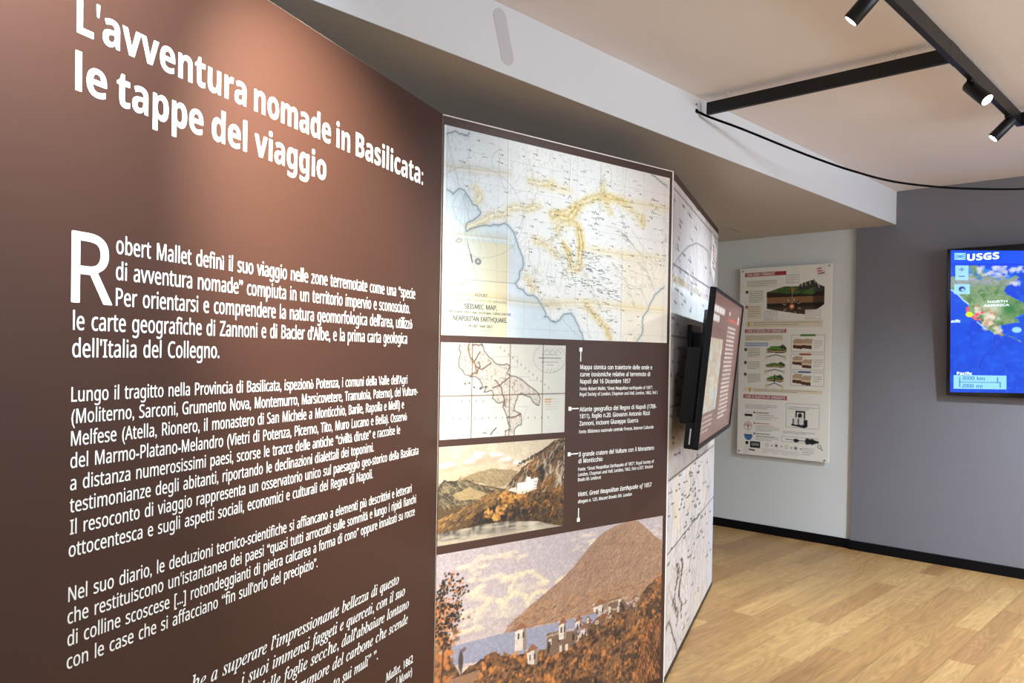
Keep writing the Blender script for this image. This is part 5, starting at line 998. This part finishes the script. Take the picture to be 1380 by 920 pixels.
eu = [(0.56, 0.36), (0.60, 0.20), (0.66, 0.12), (0.80, 0.09), (1.02, 0.09), (1.02, 0.42), (0.92, 0.55), (0.86, 0.50), (0.80, 0.52), (0.72, 0.44), (0.64, 0.38)]
allm = np.zeros((a.H, a.W))
for L_ in (land_, far, sa, af, eu):
    m = a.mask(L_, 0.012, 90); allm = np.maximum(allm, m)
    a.blend(np.clip(a.mask(L_, 0.03, 60) * 0.6, 0, 1) * (1 - m), (30, 130, 236)); a.blend(m, (104, 138, 96))
a.blend(allm * np.clip((n1 - 0.47) * 6, 0, 0.8), (64, 112, 62)); a.blend(allm * np.clip((0.45 - n2) * 6, 0, 0.5), (150, 158, 120))
a.blend(allm * np.exp(-((a.V - 0.21) / 0.05) ** 2) * np.clip(n2 * 2.2 - 0.6, 0, 0.9), (150, 150, 170)); a.blend(allm * np.exp(-((a.V - 0.40) / 0.05) ** 2) * np.exp(-((a.U - 0.15) / 0.05) ** 2) * 0.8, (206, 206, 190)); a.blend(allm * np.exp(-((a.V - 0.405) / 0.05) ** 2) * np.exp(-((a.U - 0.205) / 0.03) ** 2) * 0.9, (44, 110, 56))
for u, v in qq(q['ice']):
    for k in range(6): a.disc(u + rng.gauss(0, 0.008), v + rng.gauss(0, 0.012), 0.008, 0.012, (196, 196, 226), 0.6, 0.6, wob=(n2 - 0.5))
for k in range(26): a.disc(0.06 + 0.15 * rng.random(), 0.13 + 0.07 * rng.random(), 0.010, 0.010, (24, 110, 226) if k % 2 else (170, 166, 190), 0.55, 0.6, wob=(n2 - 0.5))
for u, v in qq(q['tan']):
    for k in range(9): a.disc(u + rng.gauss(0, 0.010), v + rng.gauss(0, 0.016), 0.009, 0.014, (216, 206, 192) if k % 3 else (170, 130, 96), 0.6, 0.6, wob=(n2 - 0.5))
a.rect(0, 0, 1, 0.105, (8, 74, 232)); a.rect(0, 0.09, 1, 0.105, (4, 54, 200), 0.6)
a.stroke(qq(q['coastw']), (196, 230, 246), 2.4, 0.9, 0.8, jit=0.6); a.stroke(qq(q['baja']), (190, 226, 246), 2.0, 0.9, 0.8)
for i, (u, v) in enumerate(qq(q['red'])): a.disc(u, v, 0.0055, 0.010, (236, 84, 116) if i % 3 else (244, 60, 84), 0.9, 0.5)
yu, yv_ = qq(q['yel'])[0]; a.disc(yu, yv_, 0.0125, 0.018, (206, 248, 36), 1, 0.25)
gu, gv_ = qq(q['gulf'])[0]; a.disc(gu, gv_, 0.016, 0.020, (150, 206, 240), 0.95, 0.3)
for bk, c_ in (('box1', (150, 206, 248)), ('box2', (150, 206, 248)), ('scale', (146, 212, 252))):
    (u0, v0), (u1, v1) = qq(q[bk])[:2]; a.rect(u0, v0, u1, v1, c_, 0.95)
(u0, v0), (u1, v1) = qq(q['box1'])[:2]; um = (u0 + u1) / 2; vm = (v0 + v1) / 2
a.stroke([(um - 0.008, v0 + 0.028), (um + 0.008, v0 + 0.028)], (50, 84, 130), 1.4); a.stroke([(um, v0 + 0.015), (um, v0 + 0.041)], (50, 84, 130), 1.2); a.stroke([(um - 0.009, v1 - 0.028), (um + 0.009, v1 - 0.028)], (50, 84, 130), 1.6)
(u0, v0), (u1, v1) = qq(q['box2'])[:2]; um = (u0 + u1) / 2; vm = (v0 + v1) / 2; a.disc(um, vm, 0.012, 0.018, (30, 60, 120), 0.95, 0.3); a.disc(um + 0.003, vm + 0.006, 0.006, 0.009, (150, 206, 248), 0.95, 0.4)
(u0, v0), (u1, v1) = qq(q['scale'])[:2]
a.stroke([(u0 + 0.021, v0 + 0.015), (u0 + 0.021, v1 - 0.015)], (40, 84, 130), 1.4); a.stroke([(u0 + 0.021, (v0 + v1) / 2), (u1 - 0.02, (v0 + v1) / 2)], (40, 84, 130), 1.0); a.stroke([(u1 - 0.030, v0 + 0.015), (u1 - 0.030, (v0 + v1) / 2)], (40, 84, 130), 1.4); a.stroke([(u1 - 0.021, (v0 + v1) / 2), (u1 - 0.021, v1 - 0.015)], (40, 84, 130), 1.4)
(u0, v0), (u1, v1) = qq(q['logo'])[:2]
a.rect(u0, v0, u1, v1, (150, 214, 248), 1)
for k in range(3): a.stroke([(u0 + (u1 - u0) * t_, v0 + (v1 - v0) * (0.5 + 0.16 * (k - 1) * 2 * (0.4 + 0.6 * abs(t_ - 0.5) * 2) * (1 if t_ < 0.5 else -1) * -1)) for t_ in np.linspace(0, 1, 12)], (20, 92, 224), 1.2, 0.9, 0.6)
# picture corners on the glass (x from the left edge, height above the lower edge)
sc_x0 = 0.026
SQ = ((sc_x0, hh - 0.0105), (tw - 0.03, hh - 0.165), (tw - 0.03, 0.075), (sc_x0, 0.023))
scr = a.build('screen', SQ, -0.0020, screen_mat('wall_display_screen', TV_GLOW, 0.2), tv)
tilt(scr, pv2)
def tvp(u, v):
    tl_, tr_, br_, bl_ = [np.array(c_) for c_ in SQ]
    return (tl_ * (1 - u) + tr_ * u) * (1 - v) + (bl_ * (1 - u) + br_ * u) * v
MTXT = glow('screen_text_white', (0.72, 0.93, 1.0), 0.95); MTXD = glow('screen_text_navy', rgb(40, 84, 130), 0.6)
def lettering(name, mat, *rows_):
    g = G()
    for r_ in rows_: line(g, *r_[:6], -0.0024, **r_[6])
    tilt(g.build(name, mat, scr), pv2)
uu = qq(q['usgs'])
(xa, za), (xb, zb_) = tvp(*uu[0]), tvp(*uu[1]); zt2 = tvp(*uu[2])[1]
lettering('agency_lettering', MTXT, ('USGS', 'bold', zt2 - za, xa, xb, (za + zb_) / 2, dict(emb=0.03, res=4)))
na = qq(q['na']); c1_, c2_ = tvp(*na[0]), tvp(*na[1]); d1, d2 = tvp(*na[2]), tvp(*na[3])
capn = (c1_[1] - c2_[1]) * 0.52
lettering('continent_lettering', MTXT, ('NORTH', 'sans', capn, c1_[0], c2_[0], c2_[1] + 0.012, dict(emb=0.02)))
lettering('continent_lettering', MTXT, ('AMERICA', 'sans', capn, d1[0], d2[0], d2[1] + 0.006, dict(emb=0.02)))
pc = qq(q['pac']); e1 = tvp(*pc[0]); e2 = tvp(*pc[2])
lettering('ocean_lettering', MTXT, ('acific', 'sans', 0.020, sc_x0 + 0.004, e1[0] + 0.030, e1[1] - 0.008, dict(emb=0.02)))
lettering('ocean_lettering', MTXT, ('Pacific', 'sans', 0.020, e2[0] - 0.005, tvp(*pc[3])[0], e2[1] - 0.010, dict(emb=0.02)))
s0, s1 = tvp(*qq(q['scale'])[0]), tvp(*qq(q['scale'])[1])
lettering('kilometre_lettering', MTXD, ('3000 km', 'sans', 0.026, s0[0] + 0.055, s0[0] + 0.20, (s0[1] + s1[1]) / 2 + 0.014, dict(emb=0.03)))
lettering('mile_lettering', MTXD, ('2000 mi', 'sans', 0.026, s0[0] + 0.055, s0[0] + 0.185, (s0[1] + s1[1]) / 2 - 0.042, dict(emb=0.03)))

# ------------------------------------------------------------------ light track, lamps, cable
TRZ0, TRZ1, TXA, TXB = 2.765, 2.832, -0.990, -0.965
t = thing('light_track', 'black rectangular ceiling light track hanging below the pale ceiling', 'light track', (TXA, 3.6, TRZ0))
def rail(x0, x1, y0, y1, z0=TRZ0, z1=TRZ1):
    g = G().box(x0 - TXA, x1 - TXA, y0 - 3.6, y1 - 3.6, z0 - TRZ0, z1 - TRZ0)
    g.build('rail', M['rail'], t, bevel=0.0012)
rail(TXA, TXB, -1.4, 4.880); rail(-2.108, TXA, 3.643, 3.668, TRZ0 - 0.001, TRZ1 - 0.008); rail(TXB, 1.60, 4.855, 4.880); rail(1.60, 1.625, -1.4, 4.880); rail(TXB, 1.60, -1.4, -1.375)
g = G().box(-0.0005, TXB - TXA + 0.0005, 3.59 - 3.6, 3.72 - 3.6, -0.0012, 0.0669 + 0.0006)
g.build('rail_joint', M['rail'], t)
for x, y in ((TXB - 0.006, 3.95), (-1.20, 3.6555), (-2.0, 3.6555), (TXB - 0.006, 2.2), (TXB - 0.006, 0.6), (0.4, 4.868)):
    G().tube([(x - TXA, y - 3.6, TRZ1 - TRZ0 - 0.010), (x - TXA, y - 3.6, 2.855 - TRZ0)], 0.0012, 6).build('suspension_wire', M['steel'], t)
    G().lathe((x - TXA, y - 3.6, 2.8549 - TRZ0), (0, 0, -1), [(0, 0.006), (0.003, 0.006), (0.005, 0.003)], 14).build('ceiling_anchor', M['ceil'], t)

def lamp(label, loc, d, power, spot, blend=0.55, L=0.126, r=0.0275, col=(0.80, 0.91, 1.0)):
    """track lamp: adapter in the rail, short stem, cylinder aimed along d"""
    d = Vector(d).normalized()
    t = thing('track_spotlight', label, 'spotlight', loc, 0, 'spotlights on the ceiling track')
    G().box(-0.010, 0.010, -0.045, 0.045, -0.016, 0.0).build('adapter', M['black'], t, bevel=0.002)
    G().lathe((0, 0, -0.004), (0, 0, -1), [(0, 0.009), (0.024, 0.009)], 16).build('stem', M['black'], t, smooth=True)
    p0 = Vector((0, 0, -0.030)) - d * 0.026
    G().lathe(p0, d, [(0, r * 0.86), (0.006, r), (L - 0.004, r), (L, r * 0.97), (L, r * 0.90), (L - 0.010, r * 0.88)], 36).build('lamp_body', M['black'], t, smooth=True)
    G().lathe(p0, d, [(L - 0.006, r * 0.895), (L + 0.0008, r * 0.90), (L + 0.0008, r * 0.80), (L - 0.006, r * 0.80)], 36).build('lamp_ring', M['lensrim'], t, smooth=True)
    G().lathe(p0, d, [(L - 0.0075, r * 0.86), (L - 0.004, r * 0.86)], 36).build('lamp_lens', M['lens'], t)
    ld = bpy.data.lights.new('lamp_beam', 'SPOT'); ld.energy = power; ld.spot_size = math.radians(spot); ld.spot_blend = blend
    ld.shadow_soft_size = 0.022; ld.color = col
    lo = bpy.data.objects.new('lamp_beam', ld); COL.objects.link(lo); lo.parent = t
    lo.location = p0 + d * (L + 0.012); lo.rotation_euler = d.to_track_quat('-Z', 'Y').to_euler()
    return t
lamp('black track spotlight aimed at the long text panel', (-0.978, 0.95, 2.765), (-0.90, 0.31, -0.85), PW['s0'], 63, 0.95, col=(1.0, 0.96, 0.84))
lamp('black track spotlight aimed at the middle panel, nearest of those in view', (-0.978, 2.75, 2.765), (-0.095, -0.022, -0.105), PW['s1'], 88, 1.0)
lamp('black track spotlight turned towards the room, glowing beside the rail', (-0.978, 3.96, 2.765), (0.10, -0.03, -0.11), PW['s2'], 70, 1.0, r=0.030)
lamp('black track spotlight aimed at the far map panel, at the rail corner', (-0.978, 4.65, 2.765), (-0.095, -0.040, -0.112), PW['s3'], 82, 1.0)
lamp('added unseen black track spotlight pointing down at the floor, far lamp of the right hand rail', (1.612, 4.1, 2.765), (-0.35, -0.1, -1), PW['d1'], 120, 1.0)  # unseen lamp added so the floor bounces light to the ceiling
lamp('added unseen black track spotlight pointing down at the floor, middle lamp of the right hand rail', (1.612, 2.2, 2.765), (-0.3, 0.1, -1), PW['d1'], 120, 1.0)  # second unseen floor lamp, added for the same bounce
lamp('added unseen black track spotlight pointing down at the floor, near lamp of the right hand rail', (1.612, 0.3, 2.765), (-0.1, 0.1, -1), PW['d2'], 120, 1.0)  # weak unseen lamp added for floor light nearby
lamp('added unseen black track spotlight pointing down at the floor behind the viewpoint', (-0.978, -0.9, 2.765), (0.5, 0.1, -1), PW['d2'], 120, 1.0)  # weak unseen lamp added to fill the floor behind
lamp('added unseen black track spotlight aimed at the near end of the long text panel', (-0.978, 0.25, 2.765), (-0.72, 0.20, -0.50), PW['s4'], 94, 1.0)  # unseen lamp added for the pale upper left of the panel
lamp('added unseen black track spotlight on the far cross rail, tilted towards the wide display wall', (0.4, 4.868, 2.765), (-0.38, 0.36, -0.90), PW['d3'], 100, 1.0)  # unseen lamp added to brighten the back wall and floor

# cable from the beam, past the end of the cross rail, sagging towards the far corner
cp = [(-2.149, 3.612, 2.7816), (-2.135, 3.632, 2.7740), (-2.098, 3.668, 2.7520), (-2.017, 3.851, 2.718), (-1.900, 4.123, 2.660), (-1.817, 4.314, 2.622), (-1.710, 4.562, 2.582), (-1.574, 4.875, 2.554), (-1.381, 5.323, 2.568), (-1.143, 5.872, 2.622), (-0.98, 6.25, 2.69), (-0.90, 6.43, 2.76), (-0.88, 6.48, 2.8545)]
def smooth_path(P, k=6):
    P = [Vector(p) for p in P]; out = []
    for i in range(len(P) - 1):
        a0, a1, a2, a3 = P[max(i - 1, 0)], P[i], P[i + 1], P[min(i + 2, len(P) - 1)]
        for j in range(k):
            s = j / k; out.append(0.5 * ((2 * a1) + (a2 - a0) * s + (2 * a0 - 5 * a1 + 4 * a2 - a3) * s * s + (3 * a1 - a0 - 3 * a2 + a3) * s ** 3))
    return out + [P[-1]]
t = thing('power_cable', 'black power cable sagging from the white beam below the ceiling', 'cable', cp[0])
G().tube([tuple(Vector(p) - Vector(cp[0])) for p in smooth_path(cp)], 0.0062, 10).build('cord', M['cable'], t, smooth=True)
G().lathe((-0.0, 0, 0), (1, 0, 0), [(0.0015, 0.011), (0.006, 0.010), (0.010, 0.007)], 18).build('cable_gland', M['cable'], t)
o = G().lathe((-2.1472, 3.6116, 2.8152), (1, 0, 0), [(0, 0.0065), (0.003, 0.0065), (0.0045, 0.004)], 16).build('wall_plug', plain('grey_plug', rgb(120, 116, 112), 0.6), None)
tag(o, 'small grey wall plug in the white beam, just above the cable hole', 'wall plug')
